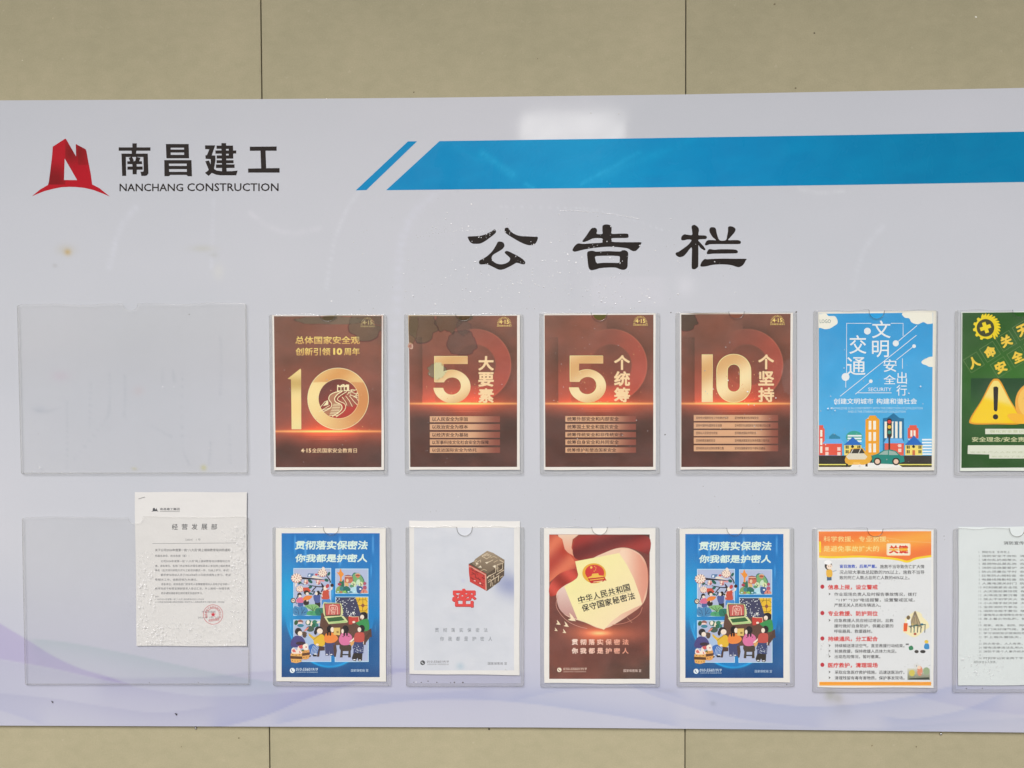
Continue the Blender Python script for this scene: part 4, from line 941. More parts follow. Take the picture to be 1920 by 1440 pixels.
# ------------------------------------------------------------------ white notice
TD = (240, 910, 4.5)
def wrinkle(x, y, c): return c + ((fbm(x / 60, y / 50, 17) - 0.5) * 10)[:, None]
root, S = paper('typed_notice', 'wet white typed notice with a round red stamp and a staple at its top left', 'notice', TD, [(58, 57), (1003, 57), (1003, 1357), (72, 1355)], None, (219, 215, 210), veil=0.0, seed=3)
DK = (84, 84, 86)
S.poly('letterhead', [(196, 224), (208, 214), (210, 192), (224, 190), (234, 206), (240, 190), (248, 212), (258, 224), (244, 218), (210, 220)], DK)
S.text('letterhead', '南昌建工集团', 270, 190, 436, 212, DK, 0.02); S.line('letterhead', [(268, 220), (436, 222)], 3, DK)
for i, ch in enumerate('经营发展部'): S.text('heading_lettering#', ch, 370 + i * 83, 325, 420 + i * 83, 374, (70, 70, 72), 0.01)
S.text('heading_lettering#', '〔2024〕 1 号', 484, 448, 612, 468, (110, 110, 110), 0.0)
S.line('heading_lettering#', [(206, 491), (560, 489), (922, 486)], 3, (120, 120, 122))
S.text('heading_lettering#', '关于公司2024年度第一批“八大员”网上继续教育培训的通知', 228, 534, 862, 558, (86, 86, 88), 0.012)
body = [('所属各单位、机关各部（室）：', 228, 516, 594), ('公司2024年度第一批“八大员”网上继续教育培训课程现已开', 276, 862, 639), ('通，请各单位、各部门务必核实并报名通知其本人参加网上报名费用', 228, 862, 679), ('报名（此次培训采取方式与之前培训模式一样，为线上学习、考试）。', 228, 874, 716),
        ('要求参加培训人员于2024年8月15日前完成网上学习、考试', 276, 866, 755), ('等相关工作，逾期将视为未通过。', 228, 584, 795), ('请各单位、机关各部门安排专人收集整理培训人员电子证书统一', 280, 858, 833), ('有序完成于经营发展部联系人登记汇总，并上报统一办理手续。', 228, 866, 870), ('特此通知请各单位做好落实及组织学习。', 280, 630, 909)]
for t, x0, x1, y in body: S.text('text_line#', t, x0, y - 9, x1, y + 11, (96, 96, 100), 0.008)
for t, x0, x1, y in (('附件：', 230, 264, 938), ('1. 公司2024年度第一批“八大员”继续教育培训人员名单', 232, 642, 961), ('2. 江西省住房和城乡建设领域施工现场专业人员继续教育学习操作流程（学员版）', 232, 815, 984)): S.text('text_line#', t, x0, y - 7, x1, y + 8, (112, 112, 116), 0.004)
S.text('text_line#', '经营发展部', 622, 1058, 740, 1076, (130, 120, 124), 0.0); S.text('text_line#', '2024年 7月 3日', 590, 1106, 772, 1124, (110, 110, 112), 0.0)
RS = (196, 74, 82)
S.ring('red_stamp', 718, 1090, 84, 4, RS, 48)
star = []
for k in range(10): a = rad(-90 + 36 * k); r = 25 if k % 2 == 0 else 10; star.append((718 + r * math.cos(a), 1090 + r * math.sin(a)))
S.poly('red_stamp', star, (206, 44, 62))
for k, ch in enumerate('南昌市建工集团有限责任公司'):
    a = rad(-200 + k * 220 / 12); S.text('red_stamp', ch, 718 + 60 * math.cos(a) - 8, 1090 + 60 * math.sin(a) - 11, 718 + 60 * math.cos(a) + 8, 1090 + 60 * math.sin(a) + 11, RS, 0.01, rot=math.degrees(a) + 90)
S.text('red_stamp', '经营发展部', 680, 1124, 770, 1146, RS, 0.01, rot=-8)
S.build()
b = bmesh.new(); pa, pb = at(240 + 88 / 4.5, 910 + 114 / 4.5, PAPER_H + 0.0004), at(240 + 142 / 4.5, 910 + 98 / 4.5, PAPER_H + 0.0004)
dv = Vector(pb - pa); bmesh.ops.create_cone(b, cap_ends=True, segments=8, radius1=0.0004, radius2=0.0004, depth=dv.length)
bmesh.ops.transform(b, matrix=Matrix.Translation((Vector(pa) + Vector(pb)) / 2) @ dv.to_track_quat('Z', 'Y').to_matrix().to_4x4(), verts=b.verts)
bm_obj('staple', b, M_METAL, root, root.location)

# ------------------------------------------------------------------ blue folk-art posters
def folk(T, label, seed):
    root, S = paper('secrecy_poster', label, 'poster', T, [(75, 88), (975, 88), (978, 1345), (78, 1342)], 'blue folk painting posters in the lower row', (226, 221, 212), veil=VEIL, k=KP, seed=seed)
    def bg(x, y):
        c = mixc((38, 114, 180), (32, 126, 187), (y - 130) / 500)
        gl = np.exp(-((x - 170) / 90) ** 2 - ((y - 640) / 260) ** 2); c = c + gl[:, None] * np.array([-8, 34, 20])
        e = ((x - 515) / 375) ** 2 + ((y - 700) / 530) ** 2
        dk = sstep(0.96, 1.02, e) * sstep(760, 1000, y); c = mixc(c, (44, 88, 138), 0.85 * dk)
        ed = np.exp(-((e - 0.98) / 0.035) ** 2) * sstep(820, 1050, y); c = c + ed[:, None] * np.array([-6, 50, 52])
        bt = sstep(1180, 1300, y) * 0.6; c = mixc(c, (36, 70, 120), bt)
        for sx, sy0, sy1, w_ in ((232, 140, 330, 7), (318, 180, 420, 10), (600, 150, 430, 10), (870, 140, 330, 8), (855, 380, 520, 5), (195, 850, 960, 5), (890, 880, 960, 4), (540, 560, 700, 7)):
            c = c + (np.exp(-((x - sx) / w_) ** 2) * sstep(sy0 - 20, sy0 + 40, y) * (1 - sstep(sy1 - 80, sy1, y)))[:, None] * np.array([46, 40, 34])  # vertical streaks of glare painted into the print
        return c + ((fbm(x / 60, y / 200, 4) - 0.5) * 14)[:, None]
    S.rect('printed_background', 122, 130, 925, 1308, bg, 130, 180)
    TW = (214, 230, 214)
    S.text('title_lettering#', '贯彻落实保密法', 234, 190, 828, 264, TW, 0.035, shear=0.12); S.text('title_lettering#', '你我都是护密人', 234, 300, 826, 368, TW, 0.035, shear=0.12)
    # detail coordinates: crop at (540,1060) and (540,1150) / (620,...) scale 14.4 relative to poster one
    def A(p, ox=540, oy=1060): return [((ox + x / 14.4 - 500) * 4.364, (oy + y / 14.4 - 970) * 4.364) for x, y in p]
    def B(p): return A(p, 620, 1060)
    def Cc(p): return A(p, 540, 1150)
    def Dd(p): return A(p, 620, 1150)
    def P(part, p, c, sm=0): S.poly(part, p, c, smooth=sm)
    def E(part, f_, x, y, rx, ry, c, rot=0, n=14):
        q = f_([(x, y)])[0]; s = 4.364 / 14.4; S.ell(part, q[0], q[1], rx * s, ry * s, c, n, rot)
    def Ln(part, p, w_, c, taper=None): S.line(part, p, w_ * 4.364 / 14.4, c, taper)
    LV = (176, 184, 208); LB = (190, 224, 240)
    def frame(f_, x0, y0, x1, y1, c=LV):
        P('picture_frames', f_([(x0, y0), (x1, y0), (x1, y1), (x0, y1)]), LB); P('picture_frames', f_([(x0 + 16, y0 + 16), (x1 - 16, y0 + 16), (x1 - 16, y1 - 14), (x0 + 16, y1 - 14)]), c)
    frame(A, 145, 75, 1165, 1360); frame(B, 128, 88, 1018, 768); frame(B, 128, 845, 1018, 1900, (66, 66, 92)); frame(Cc, 145, 168, 1165, 1310); frame(Dd, 112, 260, 1026, 1312)
    # magnolia branch picture
    N = 'magnolia_drawing'; BKc = (50, 44, 52); GR = (40, 96, 84); PK = (176, 96, 100); CRM = (236, 216, 196)
    P(N, A([(380, 315), (700, 350), (980, 385), (980, 400), (700, 385), (380, 375)]), BKc); P(N, A([(700, 395), (1000, 395), (960, 450), (900, 430), (760, 420)]), (220, 150, 150))
    P(N, A([(540, 220), (700, 220), (660, 320), (520, 310)]), (84, 120, 160)); P(N, A([(560, 245), (610, 245), (600, 300), (545, 300)]), (220, 226, 232)); P(N, A([(640, 290), (740, 280), (960, 365), (640, 340)]), (226, 214, 196)); E(N, A, 765, 250, 40, 30, (206, 84, 84))
    Ln(N, A(spline([(1010, 250), (1080, 330), (1130, 400), (1145, 470)], 4, False)), 36, BKc, [0.7, 1]); Ln(N, A(spline([(540, 530), (700, 560), (860, 580), (980, 570)], 5, False)), 30, BKc, [0.6, 1.2]); Ln(N, A([(640, 720), (700, 640), (760, 580)]), 30, BKc); Ln(N, A([(900, 480), (940, 560), (960, 620), (890, 720)]), 48, BKc, [0.5, 1.2, 1.1, 0.5]); Ln(N, A([(280, 520), (350, 480), (430, 515)]), 18, BKc)
    for x, y, rx, ry, r in ((1100, 230, 60, 34, -60), (1040, 400, 60, 42, 20), (600, 430, 76, 40, 40), (600, 590, 60, 36, -30), (320, 470, 52, 24, -20), (600, 760, 60, 30, 20)): E(N, A, x, y, rx, ry, GR, r)
    for cx, cy, s in ((230, 350, 1.0), (930, 210, 0.85), (320, 640, 0.7)):
        E(N, A, cx, cy, 150 * s, 128 * s, (90, 50, 60), 0, 20); E(N, A, cx, cy + 6, 140 * s, 118 * s, PK, 0, 20)
        for k in range(11):
            a = rad(k * 360 / 11 + 8); E(N, A, cx + 108 * s * math.cos(a), cy + 92 * s * math.sin(a) - 8, 40 * s, 25 * s, CRM, math.degrees(a))
        for k in range(5):
            a = rad(k * 72 + 30); E(N, A, cx + 42 * s * math.cos(a), cy + 36 * s * math.sin(a), 40 * s, 24 * s, (238, 222, 200), math.degrees(a))
        E(N, A, cx, cy, 20 * s, 14 * s, PK)
    E(N, A, 955, 100, 44, 60, CRM, -10); E(N, A, 215, 520, 24, 60, CRM, 15)
    for cx, cy in ((490, 450), (820, 460)):
        E(N, A, cx, cy, 62, 66, PK); E(N, A, cx - 14, cy - 30, 28, 44, CRM, 20); E(N, A, cx + 30, cy - 20, 24, 42, (216, 150, 140), -20); E(N, A, cx - 30, cy + 36, 30, 20, CRM)
    P(N, A([(400, 600), (540, 595), (620, 690), (560, 740), (420, 720)]), (204, 84, 62))
    M = 'figures_drawing'; SK = (240, 220, 200); HR = (44, 38, 40)
    # children looking at the flowers
    def body(f_, pts, c): P(M, f_(pts), c, 4)
    body(A, [(280, 1000), (400, 1000), (400, 1110), (280, 1110)], (74, 96, 150)); body(A, [(230, 930), (300, 870), (380, 865), (420, 930), (400, 1005), (270, 1010), (225, 985)], (214, 110, 140)); E(M, A, 310, 800, 60, 62, HR); E(M, A, 322, 830, 40, 36, SK); Ln(M, A([(265, 830), (240, 880), (228, 915)]), 24, HR)
    E(M, A, 140, 950, 72, 72, (70, 52, 50)); E(M, A, 140, 950, 50, 50, (226, 206, 180)); Ln(M, A([(195, 1000), (255, 1035)]), 16, (70, 52, 50)); E(M, A, 125, 940, 20, 10, (90, 50, 40)); E(M, A, 155, 948, 14, 8, (60, 60, 40))
    body(A, [(420, 870), (500, 820), (640, 820), (640, 870), (560, 930), (440, 950), (400, 930)], (230, 132, 60)); E(M, A, 500, 735, 74, 62, (62, 46, 34)); E(M, A, 520, 765, 42, 40, SK); E(M, A, 490, 1010, 80, 76, (54, 44, 42)); E(M, A, 515, 955, 20, 22, SK)
    body(A, [(730, 980), (860, 980), (862, 1130), (760, 1120)], (50, 50, 48)); body(A, [(690, 815), (860, 800), (870, 900), (850, 1000), (730, 1000)], (80, 92, 146)); E(M, A, 815, 745, 50, 64, HR); E(M, A, 765, 760, 36, 46, SK); E(M, A, 705, 715, 26, 26, (60, 60, 66)); Ln(M, A([(665, 800), (690, 760), (715, 730)]), 34, (60, 84, 110))
    body(A, [(930, 920), (1130, 915), (1140, 1020), (950, 1040), (920, 1110)], (72, 136, 196)); body(A, [(935, 700), (1000, 670), (1110, 655), (1100, 760), (1110, 905), (915, 905), (915, 800)], (196, 84, 66)); E(M, A, 1005, 620, 50, 58, SK); E(M, A, 1065, 560, 46, 60, (190, 76, 80), 30); Ln(M, A([(1100, 690), (1180, 640), (1190, 560)]), 40, (226, 210, 200)); E(M, A, 1190, 540, 46, 46, (60, 42, 36)); Ln(M, A([(930, 720), (910, 780), (925, 850)]), 22, SK); E(M, A, 885, 765, 26, 26, (60, 66, 30))
    # leaves
    K = 'leaves_drawing'
    P(K, A([(165, 1110), (300, 1130), (360, 1100), (480, 1130), (540, 1220), (540, 1340), (165, 1340)]), (74, 134, 176), 3)
    for pp in ([(200, 1150), (270, 1210), (290, 1330)], [(370, 1130), (380, 1240), (370, 1330)], [(450, 1170), (410, 1240), (380, 1300)], [(190, 1250), (250, 1290)], [(500, 1250), (420, 1290)]): Ln(K, A(pp), 12, (34, 66, 96))
    P(K, A([(450, 1100), (560, 1060), (700, 1050), (800, 1080), (840, 1150), (760, 1190), (700, 1240), (640, 1210), (560, 1180), (480, 1130)]), (134, 182, 116), 4); P(K, A([(520, 1260), (620, 1220), (700, 1240), (800, 1180), (940, 1160), (960, 1340), (540, 1345)]), (80, 160, 110), 3); P(K, A([(740, 1180), (860, 1150), (960, 1170), (940, 1340), (760, 1340)]), (48, 118, 96), 3)
    for pp in ([(520, 1100), (620, 1180), (680, 1240)], [(640, 1080), (660, 1160), (680, 1230)], [(770, 1100), (710, 1160), (690, 1220)], [(600, 1290), (660, 1270), (640, 1330)], [(840, 1200), (880, 1270), (900, 1330)]): Ln(K, A(pp), 12, (36, 70, 50))
    # mountains and towers picture
    Q = 'landscape_drawing'
    P(Q, B([(580, 265), (640, 195), (700, 205), (760, 205), (820, 260), (880, 340), (912, 430), (912, 520), (680, 520), (600, 420)]), (60, 120, 110), 3); P(Q, B([(600, 280), (650, 230), (740, 220), (820, 290), (880, 400), (880, 500), (700, 500), (620, 420)]), (120, 168, 110), 3)
    P(Q, B([(380, 290), (460, 262), (580, 290), (590, 330), (600, 420), (560, 480), (470, 480), (370, 460)]), (196, 110, 86)); Ln(Q, B([(378, 285), (470, 262), (585, 290)]), 12, (60, 66, 90)); Ln(Q, B([(385, 305), (580, 308)]), 14, (236, 206, 176))
    for x in (400, 435, 490, 530, 562): P(Q, B([(x, 320), (x + 18, 320), (x + 18, 356), (x, 356)]), (116, 60, 50))
    P(Q, B([(660, 235), (740, 215), (800, 240), (790, 300), (730, 350), (670, 290)]), (206, 128, 92)); Ln(Q, B([(660, 240), (735, 215), (800, 245)]), 12, (236, 216, 186)); P(Q, B([(680, 260), (780, 262), (780, 285), (684, 285)]), (130, 66, 50)); E(Q, B, 450, 410, 36, 50, (226, 196, 160)); P(Q, B([(370, 460), (470, 480), (500, 540), (460, 580), (380, 550)]), (220, 180, 120))
    P(Q, B([(245, 440), (252, 330), (205, 240), (160, 180), (220, 190), (255, 100), (275, 95), (300, 165), (345, 220), (350, 260), (300, 320), (300, 440)]), (232, 146, 60), 3)
    P(Q, B([(230, 430), (300, 440), (345, 375), (365, 480), (360, 600), (300, 640), (240, 560)]), (58, 112, 84), 2); P(Q, B([(148, 640), (190, 580), (260, 560), (330, 600), (350, 740), (148, 745)]), (134, 160, 96), 3); E(Q, B, 240, 510, 50, 40, (170, 66, 80)); E(Q, B, 300, 630, 60, 60, (70, 128, 130)); P(Q, B([(350, 600), (430, 560), (520, 620), (560, 740), (360, 745)]), (46, 108, 96), 3)
    E(Q, B, 615, 520, 74, 86, (206, 218, 170)); Ln(Q, B([(612, 600), (616, 520), (600, 470)]), 14, BKc); Ln(Q, B([(616, 540), (650, 500)]), 10, BKc); E(Q, B, 560, 560, 50, 40, (90, 150, 110)); P(Q, B([(540, 640), (660, 570), (720, 640), (740, 744), (560, 744)]), (176, 212, 220), 3)
    E(Q, B, 740, 450, 50, 80, (200, 218, 190), 20); E(Q, B, 815, 510, 62, 70, (214, 220, 170)); Ln(Q, B([(812, 600), (815, 520), (800, 470)]), 14, BKc); Ln(Q, B([(816, 545), (850, 500)]), 10, BKc); P(Q, B([(700, 580), (780, 560), (860, 600), (860, 740), (720, 744)]), (54, 92, 140), 3); E(Q, B, 800, 640, 30, 22, (236, 236, 236))
    for x, y, r_ in ((920, 490, 44), (920, 600, 54)): E(Q, B, x, y, r_, r_, (176, 84, 106))
    P(Q, B([(810, 720), (860, 650), (920, 640), (990, 700), (990, 745), (815, 745)]), (216, 136, 116), 3); Ln(Q, B([(885, 740), (900, 670)]), 12, (110, 40, 50)); P(Q, B([(320, 740), (350, 690), (400, 680), (440, 740)]), (146, 196, 96)); P(Q, B([(240, 740), (280, 690), (320, 740)]), (196, 96, 86)); P(Q, B([(450, 740), (500, 690), (570, 700), (600, 744)]), (80, 140, 160))
    for x in (200, 480, 640): E(Q, B, x, 715, 26, 18, (196, 226, 226))
    # speckled cloth and yellow lattice
    K2 = 'cloth_drawing'; rr_ = random.Random(5)
    P(K2, B([(665, 861), (1002, 861), (1002, 1300), (860, 1260), (800, 1280), (745, 1080)]), (228, 184, 52))
    for pp in ([(700, 940), (780, 930), (940, 930), (1002, 990)], [(870, 861), (870, 1020)], [(780, 865), (780, 935), (715, 1010)], [(935, 861), (935, 930)], [(745, 1085), (820, 1085)], [(920, 1085), (1002, 1085)], [(865, 1150), (860, 1240)], [(780, 1232), (940, 1232), (1002, 1165)]): Ln(K2, B(pp), 10, (84, 66, 40))
    P(K2, B([(868, 1020), (925, 1085), (868, 1150), (812, 1085)]), (140, 84, 62))
    for k in range(60):
        x = 150 + rr_.random() * 520; y = 880 + rr_.random() * 490
        if x < 150 + (y - 861) * 0.0 + 560 + (y - 861) * 0.3 and not (x < 290 and y > 1000): E(K2, B, x, y, 12, 12, (232, 234, 240), n=7)
    # basket-of-leaves picture low left
    for x, y, rx, ry, c, r_ in ((330, 230, 80, 60, (150, 100, 90), 0), (320, 260, 76, 24, (240, 206, 196), 0), (340, 330, 90, 44, (60, 130, 150), 0), (220, 250, 50, 70, (50, 90, 60), 20), (560, 250, 90, 76, (60, 110, 90), 0), (540, 240, 44, 60, (240, 226, 206), 10), (640, 290, 34, 90, (236, 220, 190), 10), (720, 240, 70, 60, (56, 124, 96), 0), (820, 240, 50, 26, (232, 220, 190), -20), (600, 420, 110, 80, (70, 90, 76), 0), (500, 430, 80, 22, (226, 130, 110), -40), (700, 330, 60, 60, (50, 104, 74), 0), (420, 540, 90, 50, (96, 76, 60), 0), (780, 320, 44, 50, (60, 126, 120), 0), (450, 600, 60, 60, (90, 70, 60), 0)):
        E(K, Cc, x, y, rx, ry, c, r_)
    # table, chair and laptop
    Z = 'table_drawing'; BRN = (100, 72, 60)
    P(Z, Cc([(900, 0), (1010, -40), (1440, 100), (2140, 60), (2150, 360), (2250, 600), (2100, 800), (1300, 860), (1000, 860), (840, 700), (860, 300)]), BRN)
    P(Z, Dd([(1095, 400), (1110, 640), (1040, 640), (1000, 720), (940, 760), (950, 850), (890, 850), (890, 760), (920, 640), (1010, 540), (1040, 440)]), (88, 64, 54))
    Y = 'laptop_drawing'
    P(Y, A([(955, 1020), (1080, 1008), (1400, 1022), (1450, 1090), (1460, 1350), (1000, 1395)]), (206, 206, 150), 3); P(Y, A([(975, 1030), (1395, 1030), (1425, 1100), (1425, 1330), (1405, 1358), (1010, 1375)]), (52, 44, 44)); P(Y, A([(995, 1048), (1385, 1042), (1410, 1100), (1412, 1325), (1030, 1352)]), (196, 96, 88))
    PKs = (244, 206, 186)
    Ln(Y, A(spline([(1100, 1320), (1112, 1180), (1125, 1095), (1210, 1080), (1310, 1100), (1335, 1180), (1340, 1325)], 5, False)), 16, PKs)
    Ln(Y, A([(1210, 1045), (1210, 1080)]), 16, PKs)
    for pp in ([(1150, 1210), (1180, 1130)], [(1180, 1120), (1240, 1170)], [(1240, 1120), (1200, 1180)], [(1270, 1120), (1300, 1200)], [(1150, 1240), (1210, 1180), (1290, 1210)], [(1185, 1215), (1175, 1310), (1255, 1318), (1270, 1230)], [(1215, 1220), (1215, 1260)], [(1190, 1265), (1250, 1268)]): Ln(Y, A(pp), 13, PKs)
    P(Y, Cc([(975, 100), (1340, 64), (1500, 70), (1615, 220), (1600, 250), (1100, 290)]), (210, 214, 156)); P(Y, Cc([(1040, 130), (1440, 84), (1530, 185), (1400, 205), (1100, 232)]), (58, 100, 60)); P(Y, Cc([(1100, 250), (1400, 215), (1560, 200), (1600, 235), (1400, 262), (1120, 275)]), (170, 200, 130))
    P(M, Dd([(480, 80), (600, 100), (760, 95), (780, 240), (690, 230), (560, 300), (490, 300)]), (196, 70, 60)); Ln(M, Dd([(490, 76), (610, 95), (750, 90), (770, 235)]), 12, (240, 226, 190)); P(M, B([(575, 1260), (660, 1250), (610, 1340)]), (226, 224, 214))
    # seated figures
    body(Dd, [(690, 260), (820, 190), (960, 150), (1020, 180), (1040, 420), (900, 480), (760, 330)], (66, 146, 84)); E(M, Dd, 900, 60, 100, 100, HR); E(M, Dd, 850, 100, 54, 62, SK); E(M, Dd, 838, 134, 12, 10, (170, 60, 50)); E(M, Dd, 625, 235, 40, 30, SK)
    body(Cc, [(110, 690), (230, 600), (380, 640), (470, 780), (440, 900), (90, 900)], (78, 72, 124)); E(M, Cc, 280, 490, 96, 100, HR); E(M, Cc, 325, 545, 62, 66, SK); E(M, Cc, 340, 810, 130, 50, (64, 48, 56))
    P(M, Cc([(480, 650), (560, 560), (700, 700), (700, 830), (560, 860), (470, 760)]), (168, 190, 216), 3)
    P(M, Cc([(560, 880), (700, 820), (920, 900), (820, 1000), (780, 1100), (600, 1110), (580, 1000)]), (66, 110, 176), 3)
    for k in range(5): Ln(M, Cc([(690 + k * 46, 870), (640 + k * 38, 980), (620 + k * 34, 1100)]), 9, (226, 232, 240))
    body(Cc, [(560, 540), (610, 570), (720, 640), (860, 570), (960, 590), (1000, 740), (960, 880), (800, 880), (700, 820), (680, 720), (570, 610)], (222, 180, 60)); E(M, Cc, 830, 440, 108, 90, HR); E(M, Cc, 740, 510, 40, 70, HR); E(M, Cc, 860, 480, 78, 76, SK); E(M, Cc, 790, 845, 40, 28, SK)
    for k in range(6): P(M, Cc([(690 + k * 27, 700 - k * 22), (706 + k * 27, 690 - k * 22), (712 + k * 27, 706 - k * 22), (698 + k * 27, 716 - k * 22)]), (70, 50, 30))
    P(M, Cc([(660, 1120), (760, 1080), (780, 1160), (680, 1165)]), (46, 42, 44)); P(M, Cc([(560, 1120), (620, 1130), (610, 1170), (540, 1200)]), (46, 42, 44)); E(M, Cc, 590, 1115, 34, 16, (236, 236, 236)); E(M, Cc, 740, 1100, 40, 16, (236, 236, 236))
    P(M, Cc([(1000, 800), (1270, 800), (1240, 1140), (1130, 1140), (1120, 1000), (1110, 1140), (1010, 1140), (1000, 900)]), (72, 76, 112)); body(Cc, [(980, 640), (1040, 540), (1200, 520), (1340, 640), (1330, 720), (1230, 790), (1060, 800), (980, 740)], (230, 136, 70))
    E(M, Cc, 1130, 420, 84, 100, HR); E(M, Cc, 1195, 440, 48, 70, SK); E(M, Cc, 1075, 550, 26, 60, HR); E(M, Cc, 1140, 550, 26, 60, HR); P(M, Cc([(1230, 390), (1410, 385), (1405, 590), (1230, 580)]), (220, 188, 110)); P(M, Cc([(1310, 480), (1370, 480), (1370, 530), (1310, 530)]), (150, 120, 70)); E(M, Cc, 1050, 1110, 30, 13, (236, 236, 236)); E(M, Cc, 1170, 1110, 30, 13, (236, 236, 236))
    P(Z, Cc([(840, 880), (990, 900), (990, 1000), (860, 1010), (840, 1170), (780, 1170)]), (84, 64, 58)); P(Z, Cc([(1220, 850), (1300, 860), (1320, 1010), (1290, 1170), (1250, 1180), (1230, 1000)]), (84, 64, 58))
    P(Z, Dd([(240, 850), (560, 850), (560, 980), (540, 1010), (545, 1190), (470, 1190), (480, 1020), (330, 1020), (320, 1190), (250, 1190), (270, 1010), (235, 930)]), (78, 66, 56)); Ln(Z, Dd([(300, 1115), (500, 1115)]), 34, (62, 62, 62))
    body(Dd, [(220, 720), (280, 560), (380, 500), (520, 560), (580, 650), (540, 760), (480, 850), (300, 850)], (214, 116, 156)); E(M, Dd, 400, 430, 90, 110, HR); E(M, Dd, 320, 480, 34, 60, SK); E(M, Dd, 366, 560, 24, 60, HR); E(M, Dd, 440, 560, 24, 60, HR); E(M, Dd, 335, 630, 18, 12, (90, 20, 30)); E(M, Dd, 490, 620, 18, 12, (90, 20, 30)); P(M, Dd([(500, 770), (600, 680), (640, 640), (640, 700), (560, 780)]), SK); P(M, Dd([(510, 800), (650, 730), (620, 830), (560, 890)]), (222, 166, 100))
    P(M, Dd([(570, 1210), (620, 1060), (860, 1060), (850, 1260), (820, 1295), (750, 1290), (725, 1200), (670, 1295), (600, 1270)]), (56, 50, 46)); E(M, Dd, 640, 1252, 34, 13, (236, 236, 236)); E(M, Dd, 790, 1262, 34, 13, (236, 236, 236))
    P(M, Dd([(640, 770), (870, 770), (890, 900), (880, 1080), (610, 1070), (620, 960), (590, 940)]), (66, 74, 112)); body(Dd, [(640, 620), (680, 530), (800, 510), (900, 540), (910, 700), (880, 770), (660, 770), (630, 690)], (190, 84, 74)); E(M, Dd, 840, 410, 84, 100, HR); E(M, Dd, 775, 440, 50, 66, SK); Ln(M, Dd([(890, 760), (885, 830)]), 20, SK)
    for k in range(26): E(M, Dd, 640 + rr_.random() * 230, 820 + rr_.random() * 240, 10, 8, (220, 226, 236), n=6)
    # baskets of peaches
    O = 'basket_drawing'
    P(O, Cc([(360, 990), (570, 980), (590, 1120), (560, 1220), (480, 1250), (380, 1240)]), (222, 160, 90)); P(O, Cc([(370, 1080), (590, 1050), (590, 1120), (380, 1150)]), (96, 66, 48))
    P(O, Cc([(75, 1080), (380, 1075), (380, 1180), (360, 1310), (220, 1345), (90, 1320), (65, 1180)]), (226, 170, 96)); P(O, Cc([(60, 1150), (385, 1165), (385, 1235), (60, 1225)]), (92, 64, 46))
    for x, y in ((130, 1115), (220, 1130), (310, 1120), (120, 1275), (190, 1290), (265, 1290), (330, 1270), (430, 1040), (490, 1020), (430, 1190), (500, 1180)): E(O, Cc, x, y, 16, 11, (110, 76, 40), n=7)
    P(O, Cc([(100, 960), (160, 930), (240, 1000), (270, 890), (340, 900), (330, 980), (380, 1060), (330, 1085), (110, 1080)]), (238, 222, 206), 3); P(O, Cc([(110, 990), (170, 960), (220, 1050), (130, 1050)]), (214, 110, 100)); P(O, Cc([(300, 1000), (350, 1060), (310, 1080)]), (222, 120, 110)); P(O, Cc([(280, 880), (380, 850), (440, 900), (360, 960), (300, 930)]), (206, 92, 92)); P(O, Cc([(400, 860), (520, 820), (540, 980), (430, 980)]), (240, 226, 210), 3); E(O, Cc, 490, 910, 24, 16, (190, 70, 80)); E(O, Cc, 400, 1000, 34, 20, (60, 110, 60))
    # contact line
    S.ell('contact_lettering#', 210, 1253, 21, 21, (226, 232, 236), 20); Ln('contact_lettering#', [(203, 1242), (203, 1254), (216, 1264)], 18, (40, 80, 130))
    S.text('contact_lettering#', '010-55601919', 240, 1232, 418, 1256, (214, 226, 232), 0.01, shear=0.2); S.text('contact_lettering#', '互联网举报 泄密隐患热线', 242, 1262, 418, 1272, (190, 208, 222), 0.0); S.text('contact_lettering#', '国家保密局 宣', 690, 1242, 832, 1264, (190, 208, 222), 0.005)
    S.build()
    return root
folk((500, 970, 4.364), 'blue folk painting poster beside the typed notice, just before the pale seal cube poster', 21)
folk((1257, 971.5, 4.364), 'blue folk painting poster between the red law poster and the orange-headed safety sheet', 22)

# ------------------------------------------------------------------ white poster with the seal cube
TM = (750, 960, 4.236)
root, S = paper('secrecy_poster', 'pale grey poster with a bronze seal cube, standing out of its pocket', 'poster', TM, [(73, 68), (953, 72), (950, 1297), (75, 1285)], None, (222, 218, 212), veil=VEIL * 0.6, k=KP, seed=31)
def mbg(x, y):
    c = np.tile(np.array([205.0, 206, 210]), (len(x), 1)); n = fbm(x / 140, y / 120, 31) - 0.5; c += n[:, None] * np.array([12, 10, 8])
    sh = np.exp(-(((x - 860 - (y - 560) * 0.3) / 120) ** 2 + ((y - 580) / 95) ** 2)) * sstep(690, 800, x + (y - 560) * 0.2); c -= sh[:, None] * np.array([52, 48, 24])
    c -= np.exp(-((x - 480) / 30) ** 2 - ((y - 1225) / 26) ** 2)[:, None] * np.array([26, 14, 10]); c -= (np.exp(-((x - 502) / 14) ** 2 - ((y - 545) / 14) ** 2))[:, None] * np.array([8, 10, 0])
    return c
S.rect('printed_background', 112, 125, 906, 1258, mbg, 80, 100)
Cb = 'cube_drawing'
S.poly(Cb, [(545, 412), (585, 395), (600, 372), (692, 308), (740, 325), (830, 380), (828, 505), (805, 530), (790, 555), (690, 628), (555, 555)], (88, 72, 56))
S.poly(Cb, [(572, 412), (600, 372), (692, 308), (740, 325), (830, 382), (826, 405), (690, 492)], lambda x, y: mixc((160, 142, 118), (112, 94, 74), (y - 310) / 180), cell=40)
S.poly(Cb, [(545, 415), (590, 440), (685, 492), (688, 626), (556, 555), (548, 490)], (196, 62, 54)); S.line(Cb, [(548, 430), (590, 450), (680, 500), (684, 620)], 10, (210, 150, 130))
